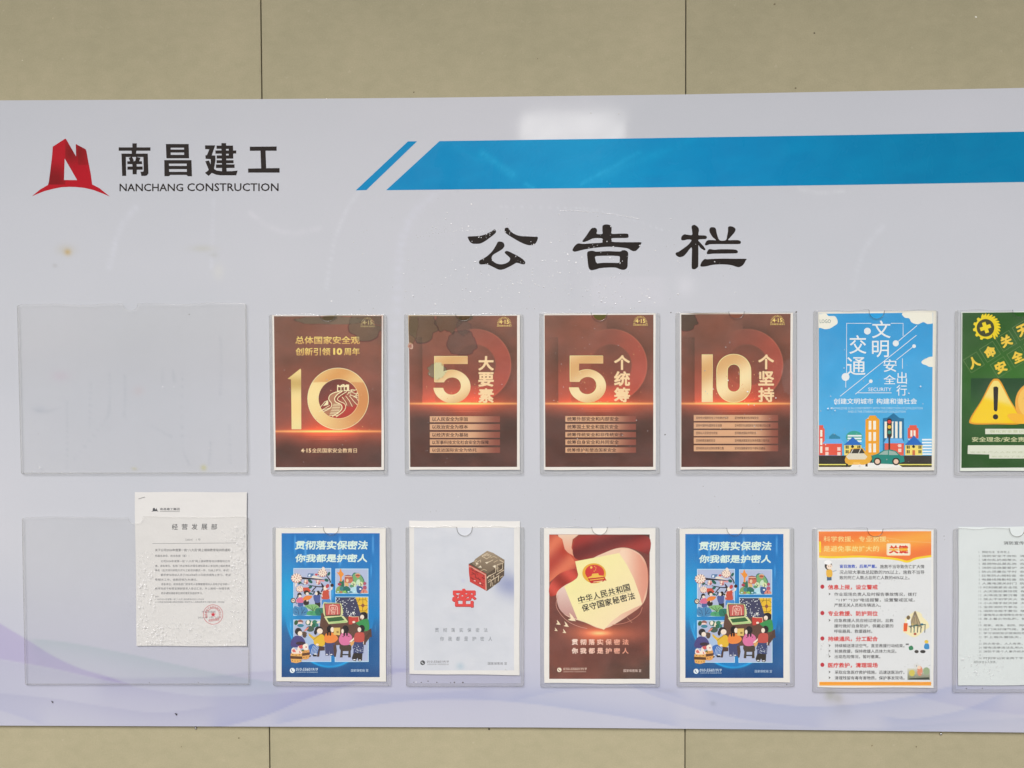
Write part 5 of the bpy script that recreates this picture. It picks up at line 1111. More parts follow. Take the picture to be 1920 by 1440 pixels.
for q in ([(650, 350), (690, 330), (726, 348), (688, 372), (650, 350)], [(668, 350), (690, 340), (708, 350)], [(770, 420), (815, 405), (815, 450), (775, 475), (770, 420)], [(690, 520), (760, 480), (760, 430)], [(790, 380), (826, 400)], [(700, 560), (745, 530), (745, 500)], [(765, 500), (825, 460)], [(610, 400), (640, 380), (640, 400)], [(700, 400), (740, 380)], [(720, 590), (725, 545), (780, 510)], [(780, 550), (785, 500)]): S.line(Cb, q, 5, (216, 196, 166))
for q in ([(620, 440), (640, 425), (650, 442)], [(675, 400), (705, 395), (690, 412)], [(735, 430), (760, 420), (755, 445)], [(690, 515), (706, 512), (692, 530)], [(600, 400), (625, 408), (606, 418)]): S.poly(Cb, q, (226, 212, 186))
for q in ([(562, 452), (590, 470), (620, 500)], [(560, 500), (600, 490)], [(630, 480), (665, 500), (660, 540)], [(575, 530), (610, 550)], [(620, 520), (640, 560), (670, 570)]): S.line(Cb, q, 5, (150, 44, 40))
for q in ([(700, 510), (722, 498), (722, 520), (745, 508)], [(700, 545), (725, 532)], [(760, 455), (785, 440), (785, 470), (812, 458)], [(735, 560), (735, 590), (752, 580)], [(795, 520), (818, 508)], [(590, 395), (612, 384)], [(640, 470), (665, 455), (690, 465)], [(720, 365), (745, 352), (770, 366)], [(745, 400), (775, 384)], [(600, 425), (622, 414)], [(790, 480), (822, 466)], [(755, 520), (755, 560)]): S.line(Cb, q, 4, (206, 184, 150))
for q in ([(560, 440), (580, 452), (578, 470)], [(600, 470), (625, 484)], [(570, 480), (600, 498), (600, 520), (640, 540)], [(620, 560), (660, 585)], [(650, 520), (672, 530)], [(560, 520), (585, 534)]): S.line(Cb, q, 7, (128, 36, 34))
for q in ([(582, 540), (602, 545), (596, 552)], [(625, 565), (640, 560), (645, 575)]): S.poly(Cb, q, (240, 200, 190))
RDc = (218, 70, 66); CH = 'red_character'
def mseal(L, dx, dy, c):
    for q in L: S.poly(CH, [(x + dx, y + dy) for x, y in q], c)
MI = [[(420, 620), (490, 620), (490, 608), (530, 608), (530, 620), (598, 618), (596, 660), (570, 660), (566, 642), (452, 642), (448, 662), (418, 662)],
      [(412, 685), (440, 680), (450, 660), (480, 664), (470, 700), (412, 702)], [(470, 650), (520, 648), (516, 668), (586, 640), (600, 662), (540, 690), (535, 700), (488, 702), (440, 698)], [(560, 668), (600, 665), (608, 688), (580, 698)],
      [(416, 712), (452, 712), (456, 728), (486, 728), (488, 706), (532, 706), (534, 726), (568, 726), (566, 708), (600, 706), (604, 758), (570, 756), (568, 750), (416, 750)]]
S.text(CH, '密', 413, 611, 609, 761, (150, 50, 48), 0.034); S.text(CH, '密', 411, 608, 606, 757, RDc, 0.032)
for i, ch in enumerate('贯彻落实保密法'): S.text('slogan_lettering#', ch, 278 + i * 64.5, 922, 308 + i * 64.5, 954, (100, 104, 110), 0.0)
for i, ch in enumerate('你我都是护密人'): S.text('slogan_lettering#', ch, 318 + i * 64, 990, 348 + i * 64, 1024, (100, 104, 110), 0.0)
S.ell('contact_lettering#', 180, 1197, 19, 19, (74, 74, 76), 20); S.line('contact_lettering#', [(173, 1188), (175, 1198), (187, 1206)], 6, (210, 212, 214))
S.text('contact_lettering#', '010-55601919', 214, 1180, 386, 1198, (120, 116, 118), 0.01, shear=0.2); S.text('contact_lettering#', '互联网举报 泄密隐患热线', 216, 1203, 386, 1216, (140, 138, 138), 0.0); S.text('contact_lettering#', '国家保密局 宣', 698, 1192, 850, 1214, (110, 110, 112), 0.005)
S.build()

# ------------------------------------------------------------------ red law poster
TLW = (1005, 970, 4.364)
root, S = paper('secrecy_poster', 'brown-red poster with silk swirls round a cream law booklet', 'poster', TLW, [(65, 88), (978, 88), (978, 1362), (68, 1355)], None, (228, 223, 214), veil=VEIL, k=KP, seed=41)
def lbg(x, y):
    c = mixc((128, 66, 58), (110, 70, 60), (y - 140) / 1180) + ((fbm(x / 160, y / 120, 42) - 0.5) * 1.0)[:, None] * np.array([50, 22, 16])
    c = c + (np.exp(-((x - 520) / 260) ** 2 - ((y - 950) / 70) ** 2))[:, None] * np.array([110, 50, 24]); c = c + np.exp(-((x - 520) / 80) ** 2 - ((y - 948) / 16) ** 2)[:, None] * np.array([60, 80, 50])
    c = c - (sstep(1060, 1300, y) * sstep(300, 900, x) * 0.8)[:, None] * np.array([26, 4, 4]); c = c + (np.exp(-((x - 250) / 170) ** 2 - ((y - 330) / 200) ** 2))[:, None] * np.array([80, 20, 6])
    c = c - (np.exp(-((x - 930) / 90) ** 2 - ((y - 170) / 110) ** 2))[:, None] * np.array([40, 10, 8])
    return c
S.rect('printed_background', 108, 140, 930, 1322, lbg, 90, 120)
SW = 'silk_fold#'
def sgrad(a, b, y0, y1): return lambda x, y: mixc(a, b, (y - y0) / (y1 - y0))
S.poly(SW, [(300, 142)] + [(350, 142), (300, 180), (290, 250), (330, 330)] + [(230, 270), (195, 200), (180, 142)], sgrad((226, 196, 170), (224, 150, 120), 140, 330), smooth=0)
S.poly(SW, [(110, 145), (165, 145), (215, 178), (235, 260), (300, 335), (325, 372), (315, 420), (270, 430), (180, 470), (112, 530)], lambda x, y: mixc((178, 66, 50), (216, 116, 84), 0.5 + 0.5 * np.sin((x + y) / 46)), cell=22)
S.poly(SW, spline([(112, 560), (180, 470), (270, 430), (325, 425), (338, 480), (300, 525), (230, 565), (190, 610), (150, 640), (112, 640)], 4), lambda x, y: mixc((150, 54, 44), (206, 84, 70), 0.5 + 0.5 * np.sin((x - y) / 40)), cell=22)
S.poly(SW, spline([(300, 250), (330, 180), (420, 150), (700, 150), (920, 160), (925, 300), (860, 280), (760, 248), (640, 255), (540, 300), (440, 350), (360, 352), (310, 320)], 5), lambda x, y: mixc((110, 44, 42), (160, 62, 56), 0.5 + 0.5 * np.sin((x * 0.35 + y) / 38)), cell=22)
S.poly(SW, spline([(440, 355), (560, 290), (680, 250), (780, 260), (870, 320), (912, 420), (915, 560), (880, 700), (760, 800), (560, 910), (400, 860), (240, 800), (180, 700), (170, 620), (230, 560), (330, 500)], 5), lambda x, y: mixc((232, 196, 168), (206, 130, 104), sstep(620, 950, x) * (0.6 + 0.4 * np.sin(y / 60))), cell=22)
S.poly(SW, spline([(175, 620), (235, 570), (290, 690), (325, 800), (330, 830), (230, 790), (180, 720)], 4), sgrad((226, 200, 186), (190, 140, 130), 570, 830), cell=25)
S.poly('booklet_drawing', [(232, 568), (335, 500), (345, 470), (320, 360), (680, 292), (700, 320), (745, 390), (800, 500), (850, 640), (868, 712), (700, 790), (620, 850), (556, 920), (340, 835)], lambda x, y: mixc((236, 226, 160), (238, 214, 176), (x + y - 800) / 900), cell=30)
S.poly(SW, [(700, 262), (680, 292), (745, 390), (800, 500), (850, 640), (868, 712), (912, 560), (910, 420), (850, 310), (770, 262)], lambda x, y: mixc((236, 204, 176), (218, 150, 126), sstep(700, 900, x)), cell=20)
EMB = 'emblem_drawing'
S.ell(EMB, 476, 458, 97, 82, (222, 168, 60), 34, rot=6); S.ell(EMB, 480, 452, 78, 64, (204, 62, 58), 32, rot=6)
S.poly(EMB, [(428, 490), (455, 480), (460, 462), (510, 458), (514, 474), (548, 478), (552, 492), (430, 502)], (232, 186, 80)); S.poly(EMB, [(424, 500), (560, 486), (578, 520), (560, 515), (548, 528), (520, 520), (490, 536), (450, 540), (440, 530)], (190, 54, 50)); S.line(EMB, [(440, 514), (556, 500)], 7, (232, 186, 80)); S.line(EMB, [(470, 530), (545, 520)], 5, (240, 214, 160))
for x, y, r in ((452, 410, 10), (480, 402, 4), (490, 414, 4), (488, 430, 4), (476, 440, 4)): S.ell(EMB, x, y, r, r, (238, 196, 90), 8)
for i, ch in enumerate('中华人民共和国'):
    x = 372 + i * 61.5; y = 672 - i * 15.8; S.text('booklet_character#', ch, x - 28, y - 29, x + 28, y + 29, (40, 32, 22), 0.022, rot=-14)
for i, ch in enumerate('保守国家秘密法'):
    x = 404 + i * 62.5; y = 740 - i * 15.6; S.text('booklet_character#', ch, x - 29, y - 30, x + 29, y + 30, (40, 32, 22), 0.022, rot=-14)
S.line('booklet_character#', [(345, 706), (785, 604)], 2.5, (160, 146, 100))
CRd = (240, 216, 180); DV = 'dove#'
for x, y, s in ((290, 825, 1.0), (180, 865, .6), (245, 880, .65), (162, 920, .42), (230, 935, .5)):
    S.poly(DV, [(x - 30 * s, y + 14 * s), (x - 5 * s, y + 0 * s), (x - 18 * s, y - 45 * s), (x + 8 * s, y - 20 * s), (x + 36 * s, y + 24 * s), (x + 5 * s, y + 22 * s)], CRd)
S.line(SW, spline([(180, 640), (165, 720), (200, 790), (260, 850), (340, 890), (420, 910)], 6, False), 4, (206, 150, 130)); S.line(SW, spline([(870, 735), (840, 800), (740, 860), (620, 880)], 6, False), 4, (200, 130, 110)); S.line(SW, [(745, 820), (785, 862)], 3, (210, 150, 120))
gp = lambda x, y: mixc((240, 214, 196), (222, 150, 124), (x - 290) / 460)
for t, y0, y1 in (('贯彻落实保密法', 996, 1044), ('你我都是护密人', 1068, 1116)):
    for i, ch in enumerate(t): S.text('slogan_lettering#', ch, 292 + i * 69, y0, 344 + i * 69, y1, gp, 0.035)
S.ell('contact_lettering#', 191, 1248, 18, 18, (236, 222, 196), 20); S.line('contact_lettering#', [(184, 1240), (186, 1250), (198, 1256)], 6, (110, 60, 50))
S.text('contact_lettering#', '010-55601919', 224, 1230, 414, 1250, (222, 196, 176), 0.01, shear=0.2); S.text('contact_lettering#', '互联网举报 泄密隐患热线', 224, 1256, 410, 1268, (204, 176, 158), 0.0); S.text('contact_lettering#', '国家保密局 宣', 716, 1243, 862, 1266, (226, 200, 186), 0.005)
S.build()

# ------------------------------------------------------------------ rescue sheet
TR_ = (1515, 970, 4.2346)
root, S = paper('rescue_sheet', 'white safety sheet with an orange header, red bullet headings and small cartoons', 'poster', TR_, [(75, 97), (998, 97), (996, 1355), (75, 1350)], None, (227, 224, 217), veil=VEIL * 0.6, k=KP, seed=51)
S.rect('printed_background', 82, 340, 980, 1300, (218, 218, 216))
S.poly('orange_header', [(84, 112), (979, 110), (979, 300), (860, 322), (790, 345), (700, 330), (560, 318), (380, 310), (200, 316), (88, 312)], lambda x, y: mixc((232, 120, 58), (243, 164, 70), 0.5 + 0.5 * np.sin((y * 1.3 + x * 0.22) / 52.0)), cell=26)
S.line('orange_header', spline([(88, 312), (200, 318), (400, 312), (600, 322), (720, 336), (790, 352), (860, 326), (980, 308)], 5, False), 16, (244, 206, 50)); S.line('orange_header', spline([(470, 150), (640, 165), (800, 190), (979, 200)], 5, False), 5, (246, 176, 100)); S.rect('orange_header', 88, 192, 103, 278, (246, 210, 40))
YC = (250, 226, 150)
S.text('header_lettering#', '科学救援、专业救援、', 124, 150, 642, 194, YC, 0.0); S.text('header_lettering#', '是避免事故扩大的', 124, 226, 564, 272, YC, 0.0)
S.poly('key_word_plate', rr(624, 206, 814, 304, 12, 4), (240, 214, 176)); S.poly('key_word_plate', rr(632, 212, 806, 298, 10, 4), (246, 226, 200))
S.text('key_word_plate', '关键', 642, 222, 796, 288, lambda x, y: mixc((206, 40, 36), (236, 190, 50), np.exp(-((y - 255) / 14) ** 2)), 0.05, cell=12)
BC = 'text_line#'; tk = (44, 44, 44)
S.text(BC, '盲目施救，后果严重。', 250, 374, 546, 404, (66, 92, 180), 0.03); S.text(BC, '施救不当导致伤亡扩大情', 572, 376, 924, 406, tk, 0.012)
S.text(BC, '况占较大事故总起数的70%以上，施救不当导', 250, 420, 924, 452, tk, 0.012); S.text(BC, '致的死亡人数占总死亡人数的40%以上。', 250, 464, 806, 494, tk, 0.012)
RH = (206, 70, 66)
for t, y in (('信息上报，设立警戒', 554), ('专业救援、防护到位', 763), ('持续通风，分工配合', 965), ('医疗救护，清理现场', 1174)):
    S.ell('bullet#', 114, y - 3, 16, 17, (184, 50, 60), 16); S.text('red_heading#', t, 158, y - 20, 554, y + 21, RH, 0.035)
for t, x0, x1, y, ar in (('作业现场负责人及时报告事故情况，拨打', 208, 864, 611, 1), ('“119” “120”电话报警，设置警戒区域，', 222, 846, 656, 0), ('严禁无关人员和车辆进入。', 208, 578, 697, 0), ('应急救援人员应经过培训，且救', 208, 678, 819, 1), ('援时做好自身防护，佩戴必要的', 208, 678, 862, 0), ('呼吸器具、救援器材。', 208, 510, 904, 0),
        ('持续输送清洁空气，直至救援行动结束。', 212, 766, 1019, 1), ('轮换救援，保持救援人员体力充足。', 212, 702, 1063, 1), ('出现危险情况，暂时撤离。', 212, 574, 1106, 1), ('采取应急医疗救护措施，迅速送医治疗。', 212, 766, 1230, 1), ('清理残留有毒有害物质，保护事发现场。', 212, 766, 1275, 1)):
    S.text(BC, t, x0, y - 14, x1, y + 15, tk, 0.014)
    if ar: S.poly('bullet#', [(162, y - 13), (180, y - 3), (164, y + 10), (168, y - 2)], (70, 66, 60))
S.rect('orange_footer', 90, 1306, 978, 1336, (244, 168, 66)); S.rect('orange_footer', 90, 1312, 978, 1326, (238, 150, 52))
KD = 'cartoon_drawings'
S.poly(KD, [(150, 460), (186, 460), (188, 500), (150, 502)], (72, 100, 124)); S.poly(KD, spline([(146, 420), (170, 410), (192, 425), (190, 470), (150, 470)], 4), (226, 176, 66)); S.ell(KD, 162, 385, 30, 32, (60, 52, 50), 18); S.ell(KD, 170, 392, 22, 22, (240, 216, 196), 16); S.ell(KD, 158, 358, 30, 18, (236, 236, 232), 16); S.line(KD, [(195, 432), (226, 420)], 8, (170, 180, 190)); S.ell(KD, 165, 388, 3, 4, (40, 40, 40), 6); S.ell(KD, 180, 388, 3, 4, (40, 40, 40), 6)
S.poly(KD, rough_blob(850, 850, 100, 90, seed=3), (236, 224, 180)); S.poly(KD, [(845, 744), (855, 744), (900, 860), (800, 860)], (176, 156, 120)); S.poly(KD, [(790, 800), (812, 780), (818, 860), (778, 856)], (232, 236, 236)); S.poly(KD, [(760, 840), (792, 840), (786, 905), (758, 905)], (222, 96, 52)); S.ell(KD, 797, 796, 15, 17, (120, 100, 70), 12)
for x0, x1 in ((848, 812), (848, 838), (850, 876), (850, 905)): S.line(KD, [(x0, 750), (x1, 880)], 4, (110, 100, 84))
for x in (820, 845, 872, 898, 930): S.line(KD, [(x, 855), (x - 3, 915)], 7, (50, 110, 110) if x % 2 else (90, 96, 90))
for x, y, c in ((830, 850, (190, 170, 110)), (862, 856, (110, 120, 90)), (885, 862, (170, 150, 110)), (850, 926, (170, 70, 50)), (905, 850, (50, 120, 150))): S.ell(KD, x, y, 12, 9, c, 9)
S.line(KD, [(800, 868), (935, 850)], 6, (60, 90, 90))
S.poly(KD, spline([(800, 1030), (820, 1018), (834, 1030), (834, 1050), (806, 1054)], 3), (60, 130, 90)); S.ell(KD, 862, 1066, 17, 13, (74, 70, 66), 14); S.ell(KD, 912, 1066, 22, 13, (64, 62, 60), 14); S.poly(KD, spline([(922, 1020), (935, 1000), (958, 1006), (962, 1044), (926, 1044)], 3), (66, 140, 190)); S.ell(KD, 940, 988, 16, 14, (226, 190, 70), 14); S.rect(KD, 776, 1002, 800, 1014, (110, 110, 108))
S.rect(KD, 790, 1200, 968, 1290, lambda x, y: mixc((206, 204, 186), (120, 122, 100), (y - 1200) / 90), 4, 4); S.ell(KD, 862, 1180, 24, 20, (214, 212, 206), 14); S.ell(KD, 826, 1236, 24, 26, (206, 190, 90), 14); S.ell(KD, 940, 1220, 26, 30, (150, 168, 130), 14); S.ell(KD, 888, 1220, 22, 40, (216, 140, 110), 14); S.ell(KD, 882, 1192, 14, 14, (234, 206, 180), 12); S.poly(KD, [(806, 1278), (960, 1270), (966, 1290), (800, 1290)], (60, 66, 56)); S.ell(KD, 862, 1180, 4, 4, (60, 60, 60), 8)
S.build()

# ------------------------------------------------------------------ fire slogan sheet
TF = (1760, 970, 4.2375)
root, S = paper('fire_slogan_sheet', 'pale white sheet of closely typed fire slogans at the right edge of the lower row', 'notice', TF, [(157, 76), (1046, 70), (1046, 1330), (155, 1336)], None, (212, 216, 213), veil=VEIL * 0.6, k=KP, seed=61)
S.text('heading_lettering#', '消防宣传标语', 516, 190, 760, 218, (86, 88, 88), 0.02)
sl = ['预防为主  生命至上', '消防安全不放松  消防保障你我他', '请勿乱扔烟蒂头  火灾隐患记心头', '易燃物品莫乱放  否则后果难想象', '消防设施要爱护  关键时刻能灭火', '防火须重在平时  安全意识记心间', '日常防火细检查  幸福生活靠大家', '电器线路勤检查  防止短路起火花', '人离电源关好门  防患未然保平安', '时刻绷紧安全弦  消防责任重如山', '火灾面前莫惊慌  有序撤离保安康', '火场逃生要沉着  湿巾捂鼻低身走', '放火不如学灭火  安全出口莫堵塞', '小火随手就灭掉  大火赶快把警报', '全民消防齐参与  一起来做防火墙', '消防法规不要忘  隐患整改心不慌', '谨慎用火是保障生命安全的第一要务切记', '身上着火勿乱跑，就地打滚压灭它', None,
      '居家、商场、剧院、网吧，进入须看通道', '出门关好煤气阀，莫把火险带回家', '学习消防知识提高防范技能，关门闭户', '手上烟头要掐灭，莫随处丢弃它', None, '防火安全，人人有责，防火一刻莫放松', '哪有违章违法乱用火，哪有事故隐患', '消防不是个人事齐抓共管不疏忽，家家', None, '时刻牢记安全两个字平安才能伴你行']
y = 276; n = 1
for i, t in enumerate(sl):
    tt = '全。' if t is None else t
    if t is not None: S.text(BC, '%d.' % n, 318, y - 8, 330 if n < 10 else 346, y + 8, (136, 138, 136), 0.0); n += 1
    xe = {0: 566}.get(i, 920 if t else 0)
    x0 = 344 if n < 11 else 356
    if t is None: S.text(BC, '全', 322, y - 6, 336, y + 8, (132, 134, 132), 0.0)
    else: S.text(BC, t, x0, y - 9, xe, y + 9, (92, 94, 94), 0.01)
    y += 26 if t is None or (i + 1 < len(sl) and sl[i + 1] is None) else 31.2
S.text(BC, '消防安全人人有责。', 276, 1140, 460, 1160, (100, 102, 100), 0.0)
S.build()

# grit lying in the bottom of the pockets
GS = Sheet(board, (0, 0, 1), BOARD_H, M_PRINT)
for x, y, r in ((776, 1279, .9), (790, 1279.5, 1.2), (802.5, 1277, 1.3), (819, 1279.5, 1.1), (845, 1280, .9), (852, 1279.6, 1.4), (868, 1279.6, 1.5), (1258, 586, 1.2), (1493, 585, 1.6), (355, 589.5, 1.1), (1062, 1279, 1), (1475, 1283.5, 1.3), (1247, 815, 1.4), (1812, 1291, 1.2), (1842, 1290.5, 1), (545, 1280, .9), (430, 1283, .8), (280, 1280, .8), (372, 1280, .8)):
    GS.poly('speckles', rough_blob(x, y, r, r * 0.8, 8, 0.5, int(x)), (70, 62, 52))
GS.build()
# ------------------------------------------------------------------ pockets in place
def zq(T, x0, y0, x1, y1, sk=(0, 0, 0, 0)):
    return zc(T, [(x0, y0), (x1, y0), (x1 + sk[2], y1), (x0 + sk[3], y1)])
pocket('empty landscape pocket in the upper row, stained with water runs and yellow spots', (32, 571), (462, 568.5), (465.5, 888), (39.5, 889), 244, 13, 1, 0.0012, tape=3.0)
pocket('landscape pocket in the lower row holding the stapled typed notice', (41, 970), (466, 969), (468, 1284), (47, 1284.5), 254, 13, 2, 0.0012, tape=3.0)
def PZ(label, T, a, notch, seed, sk=(0, 0, 0, 0)):
    q = zq(T, *a, sk); pocket(label, *q, T[0] + notch[0] / T[2], (notch[1] - a[1]) / T[2], seed, 0.0010)
PZ('pocket holding the red poster of the gold 10 with the wall tower', T1, (62, 85, 1024, 1392), (540, 134), 3, (0, 0, 6, 16))
PZ('pocket holding the red poster stained green at the top', (745, 570, 4.364), (54, 80, 1030, 1392), (540, 134), 4, (0, 0, 2, 8))
PZ('pocket holding the unstained red poster of the gold 5', (1000, 570, 4.364), (48, 72, 1036, 1392), (540, 134), 5, (0, 0, 0, 6))
PZ('pocket holding the red poster of the gold 10 beside three characters', (1255, 570, 4.364), (50, 66, 1044, 1392), (550, 124), 6, (0, 0, 0, 4))
PZ('pocket holding the sky blue traffic poster', TB, (68, 52, 1086, 1396), (585, 120), 7, (0, 0, -8, -2))
PZ('pocket holding the green poster with the warning triangle', TG, (132, 90, 1112, 1406), (650, 146), 8, (0, 0, 0, -8))
PZ('pocket holding the blue folk painting poster nearest the landscape pocket', (500, 970, 4.364), (48, 78, 1012, 1380), (525, 140), 9, (0, 0, 4, 4))
PZ('pocket holding the pale seal cube poster that stands out at its top', TM, (44, 116, 986, 1386), (512, 184), 10, (0, 0, -2, 4))
PZ('pocket holding the red law booklet poster', TLW, (32, 80, 1010, 1390), (520, 142), 11, (0, 0, 2, 4))
PZ('pocket holding the blue folk painting poster right of the law poster', (1257, 971.5, 4.364), (48, 78, 1012, 1380), (525, 140), 12, (0, 0, 4, 4))
PZ('pocket holding the sheet with the orange header', TR_, (34, 86, 1024, 1390), (535, 146), 13, (0, 0, 2, 2))
PZ('pocket holding the sheet of fire slogans', TF, (118, 88, 1100, 1392), (625, 152), 14, (0, 0, 0, -6))

# ------------------------------------------------------------------ water drops
def drops(name, label, pts, h, parent=None):
    """pts: (px, py, radius_mm, aspect)"""
    base = np.array([(math.cos(rad(a)) * c, s_, math.sin(rad(a)) * c) for (c, s_) in ((1.0, 0.0), (0.86, 0.30), (0.5, 0.5)) for a in range(0, 360, 45)] + [(0, 0.56, 0)])
    fs = []
    for rgn in range(2):
        for k in range(8):
            a, b = rgn * 8 + k, rgn * 8 + (k + 1) % 8; fs += [(a, b + 8, b), (a, a + 8, b + 8)]
    fs += [(16 + k, 24, 16 + (k + 1) % 8) for k in range(8)]
    fs = np.array(fs); Vs = []; Fs = []; n = 0
    for px, py, r, asp in pts:
        p = at(px, py, h); s = r * 0.001; rot = random.uniform(-0.7, 0.7)
        s *= 0.8; q = base.copy(); q[:, 0] *= s * asp; q[:, 2] *= s; q[:, 1] *= -s * 0.38; q[:, 2] *= 1 + 0.3 * (q[:, 2] < 0)
        x = q[:, 0] * math.cos(rot) - q[:, 2] * math.sin(rot); z = q[:, 0] * math.sin(rot) + q[:, 2] * math.cos(rot); q[:, 0] = x; q[:, 2] = z
        Vs.append(q + p); Fs.append(fs + n); n += len(base)
    me = mesh_fast(name, np.concatenate(Vs), np.concatenate(Fs), smooth=True); o = link(name, me, M_WATER)
    props(o, label, 'water drops', None, 'stuff'); return o
R_ = random.Random(3); L = []
def cluster(cx, cy, sx, sy, n, r0, r1, asp=1.0, clip=None):
    for i in range(n):
        x, y = R_.gauss(cx, sx), R_.gauss(cy, sy)
        if clip and not (clip[0] < x < clip[2] and clip[1] < y < clip[3]): continue
        L.append((x, y, r0 + (r1 - r0) * R_.random() ** 2.5, asp * R_.uniform(0.8, 1.4)))
CB = (0, 195, 1920, 583)
cluster(1010, 500, 150, 45, 330, 0.45, 1.7, 1.0, CB); cluster(960, 432, 110, 7, 130, 0.4, 1.1, 1.2, CB); cluster(930, 545, 130, 22, 120, 0.4, 1.6, 1.1, CB); cluster(1270, 470, 70, 60, 40, 0.4, 1.2, 1, CB); cluster(1160, 560, 60, 14, 50, 0.5, 1.9, 1.2, CB)
for i in range(70):
    t = i / 70; x = 1050 + 150 * t; y = 395 + 16 * t * t + R_.gauss(0, 0.6); L.append((x, y, R_.uniform(0.4, 0.8), 2.2))
for i in range(30): L.append((760 + 170 * i / 30, 448 - 16 * math.sin(i / 30 * 2) + R_.gauss(0, 1.6), R_.uniform(0.4, 0.8), 1.3))
for i in range(60): L.append((R_.uniform(730, 1500), R_.uniform(893, 975), R_.uniform(0.4, 1.0), 1.1))
for x, y, r in ((612, 186, 1.6), (1108, 212, 1.4), (1160, 213, 1.6), (1378, 372, 1.1), (463, 640, 1.0), (468, 646, 0.9), (1770, 1005, 1.2), (1771, 1012, 0.9), (700, 578, 1.1), (690, 900, 0.8)): L.append((x, y, r, 1.3))
drops('water_drops', 'clear water drops scattered on the white board round the large title', L, BOARD_H + 0.0003)
L = []
TDq = lambda x, y: (240 + x / 4.5, 910 + y / 4.5)
def docdrop(x0, y0, x1, y1, n, r0, r1):
    for i in range(n):
        x, y = TDq(R_.uniform(x0, x1), R_.uniform(y0, y1)); L.append((x, y, r0 + (r1 - r0) * R_.random() ** 2, R_.uniform(0.8, 1.5)))
docdrop(74, 1150, 996, 1345, 460, 0.4, 1.1); docdrop(74, 560, 230, 1150, 150, 0.5, 1.5); docdrop(860, 340, 996, 1150, 240, 0.5, 1.3); docdrop(230, 560, 860, 1150, 120, 0.4, 0.9); docdrop(780, 340, 996, 480, 40, 0.4, 0.9); docdrop(80, 1346, 990, 1352, 30, 0.7, 1.4)
docdrop(130, 1180, 300, 1340, 70, 0.7, 1.5)
drops('water_drops', 'dense water drops on the plastic over the stapled typed notice', L, FRONT_H + 0.0016)
L = []
def pdrop(T, x0, y0, x1, y1, n, r0, r1):
    for i in range(n): L.append((T[0] + R_.uniform(x0, x1) / T[2], T[1] + R_.uniform(y0, y1) / T[2], r0 + (r1 - r0) * R_.random() ** 2, R_.uniform(0.8, 1.4)))
pdrop((1255, 570, 4.364), 250, 300, 900, 1100, 26, 0.6, 1.5); pdrop((1000, 570, 4.364), 120, 120, 950, 1250, 34, 0.4, 1.0); pdrop(TB, 120, 250, 1040, 1340, 40, 0.5, 1.6); pdrop(TB, 120, 740, 260, 880, 6, 1.0, 1.8)
pdrop(TR_, 560, 340, 960, 860, 60, 0.4, 1.0); pdrop(TR_, 90, 980, 180, 1090, 20, 0.5, 1.4); pdrop(TR_, 600, 1100, 980, 1340, 40, 0.4, 0.9); pdrop(TF, 170, 1080, 520, 1290, 90, 0.4, 1.4); pdrop((745, 570, 4.364), 120, 500, 950, 1300, 12, 0.4, 0.9); pdrop(T1, 120, 500, 950, 1350, 12, 0.5, 1.1)
for x, y, r in ((74, 877, 1.6), (60, 884, 1.2), (116, 886, 1.3), (132, 886, 1.0), (305, 725, 1.2), (326, 725, 0.9), (233, 781, 1.0), (88, 805, 0.9), (72, 813, 0.8), (392, 840, 1.0), (447, 790, 1.0), (780, 1279, 1.2), (948, 1255, 1.4), (105, 590, 0.6)): L.append((x, y, r, 1.2))
drops('water_drops', 'sparse water drops on the front of the plastic pockets', L, FRONT_H + 0.0016)

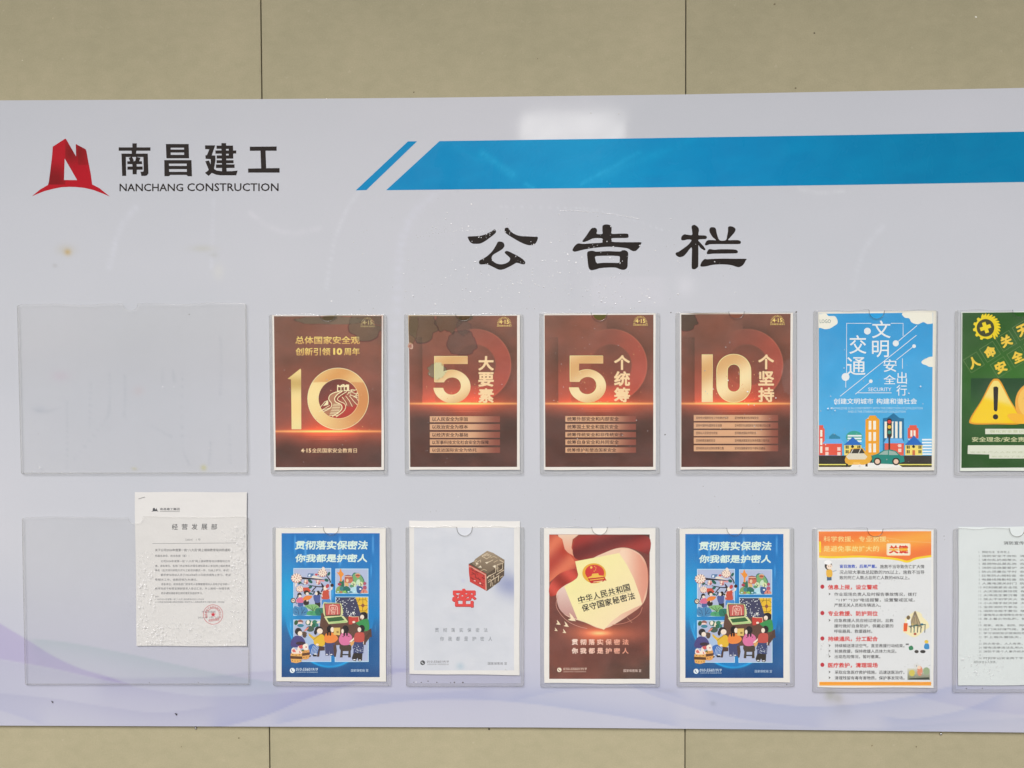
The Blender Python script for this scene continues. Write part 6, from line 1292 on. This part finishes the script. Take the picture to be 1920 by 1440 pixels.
# ------------------------------------------------------------------ small insects stuck to the board
def insect(px, py, label, s, rot):
    p = at(px, py, BOARD_H + 0.0008); b = bmesh.new()
    def seg(a, c, r0, r1):
        a, c = Vector(a), Vector(c); d = c - a; n0 = len(b.verts); r = bmesh.ops.create_cone(b, cap_ends=True, segments=7, radius1=r0, radius2=r1, depth=d.length)
        bmesh.ops.transform(b, matrix=Matrix.Translation((a + c) / 2) @ d.to_track_quat('Z', 'Y').to_matrix().to_4x4(), verts=r['verts'])
    seg((-2.2, 0, 0.4), (0, 0, 0), 0.3, 0.75); seg((0, 0, 0), (1.4, 0, -0.3), 0.8, 0.5); seg((1.4, 0, -0.3), (2.2, 0, -0.5), 0.45, 0.25)
    for q in ((-1, 1.8), (0.2, 2.2), (1.2, 1.6), (-0.8, -1.8), (0.6, -2.0), (1.4, -1.5)): seg((0.3, 0, 0), (q[0] + 0.6, -0.3, q[1]), 0.12, 0.08)
    bmesh.ops.scale(b, verts=b.verts, vec=(s, s, s)); bmesh.ops.rotate(b, verts=b.verts, matrix=Matrix.Rotation(rot, 3, 'Y'))
    o = bm_obj('insect', b, M_BUG); o.location = tuple(p); props(o, label, 'insect')
insect(98, 1316, 'tiny dark insect stuck on the board under the left end of the lower landscape pocket', 0.0011, 0.6)
insect(330, 1339, 'tiny dark insect stuck low on the board below the typed notice', 0.0013, 0.4)

# ------------------------------------------------------------------ lit panel lamp across from the wall, seen as a reflection above the stripe
def mirror(px, py, y):
    p = at(px, py, BOARD_H); d = p - CAM; d[1] = -d[1]; t = (y - p[1]) / d[1]; return p + d * t
LY = -3.6
a_, b_ = mirror(975, 262, LY), mirror(1171, 210, LY)
lx0, lx1, lz0, lz1 = a_[0], b_[0], a_[2] - 0.04, b_[2]
lamp = thing('panel_lamp', ((lx0 + lx1) / 2, LY, lz0), 'lit white rectangular panel lamp mirrored in the board just above the blue stripe', 'lamp')
lb = bmesh.new(); box_bm(lb, lx0 - 0.03, lx1 + 0.03, LY - 0.08, LY - 0.004, lz0 - 0.03, lz1 + 0.03, 0.01); bm_obj('lamp_housing', lb, M_BOARD_EDGE, lamp, lamp.location)
lm = bpy.data.materials.new('lamp_glow'); lm.use_nodes = True; lb_ = lm.node_tree.nodes['Principled BSDF']
lb_.inputs['Emission Color'].default_value = (1, 0.98, 0.93, 1); lb_.inputs['Emission Strength'].default_value = 6.0
db = bmesh.new(); rr_pts = rr(lx0, lz0, lx1, lz1, 0.05, 5); db.faces.new([db.verts.new((p[0], LY, p[1])) for p in rr_pts])
dm = bm_obj('lamp_diffuser', db, lm, lamp, lamp.location)
pb_ = bmesh.new(); bmesh.ops.create_cone(pb_, cap_ends=True, segments=16, radius1=0.03, radius2=0.03, depth=lz0 + 1.45 - 0.03)
bmesh.ops.translate(pb_, verts=pb_.verts, vec=((lx0 + lx1) / 2, LY - 0.05, (lz0 - 0.03 - 1.45) / 2)); bm_obj('lamp_post', pb_, M_BOARD_EDGE, lamp, lamp.location)
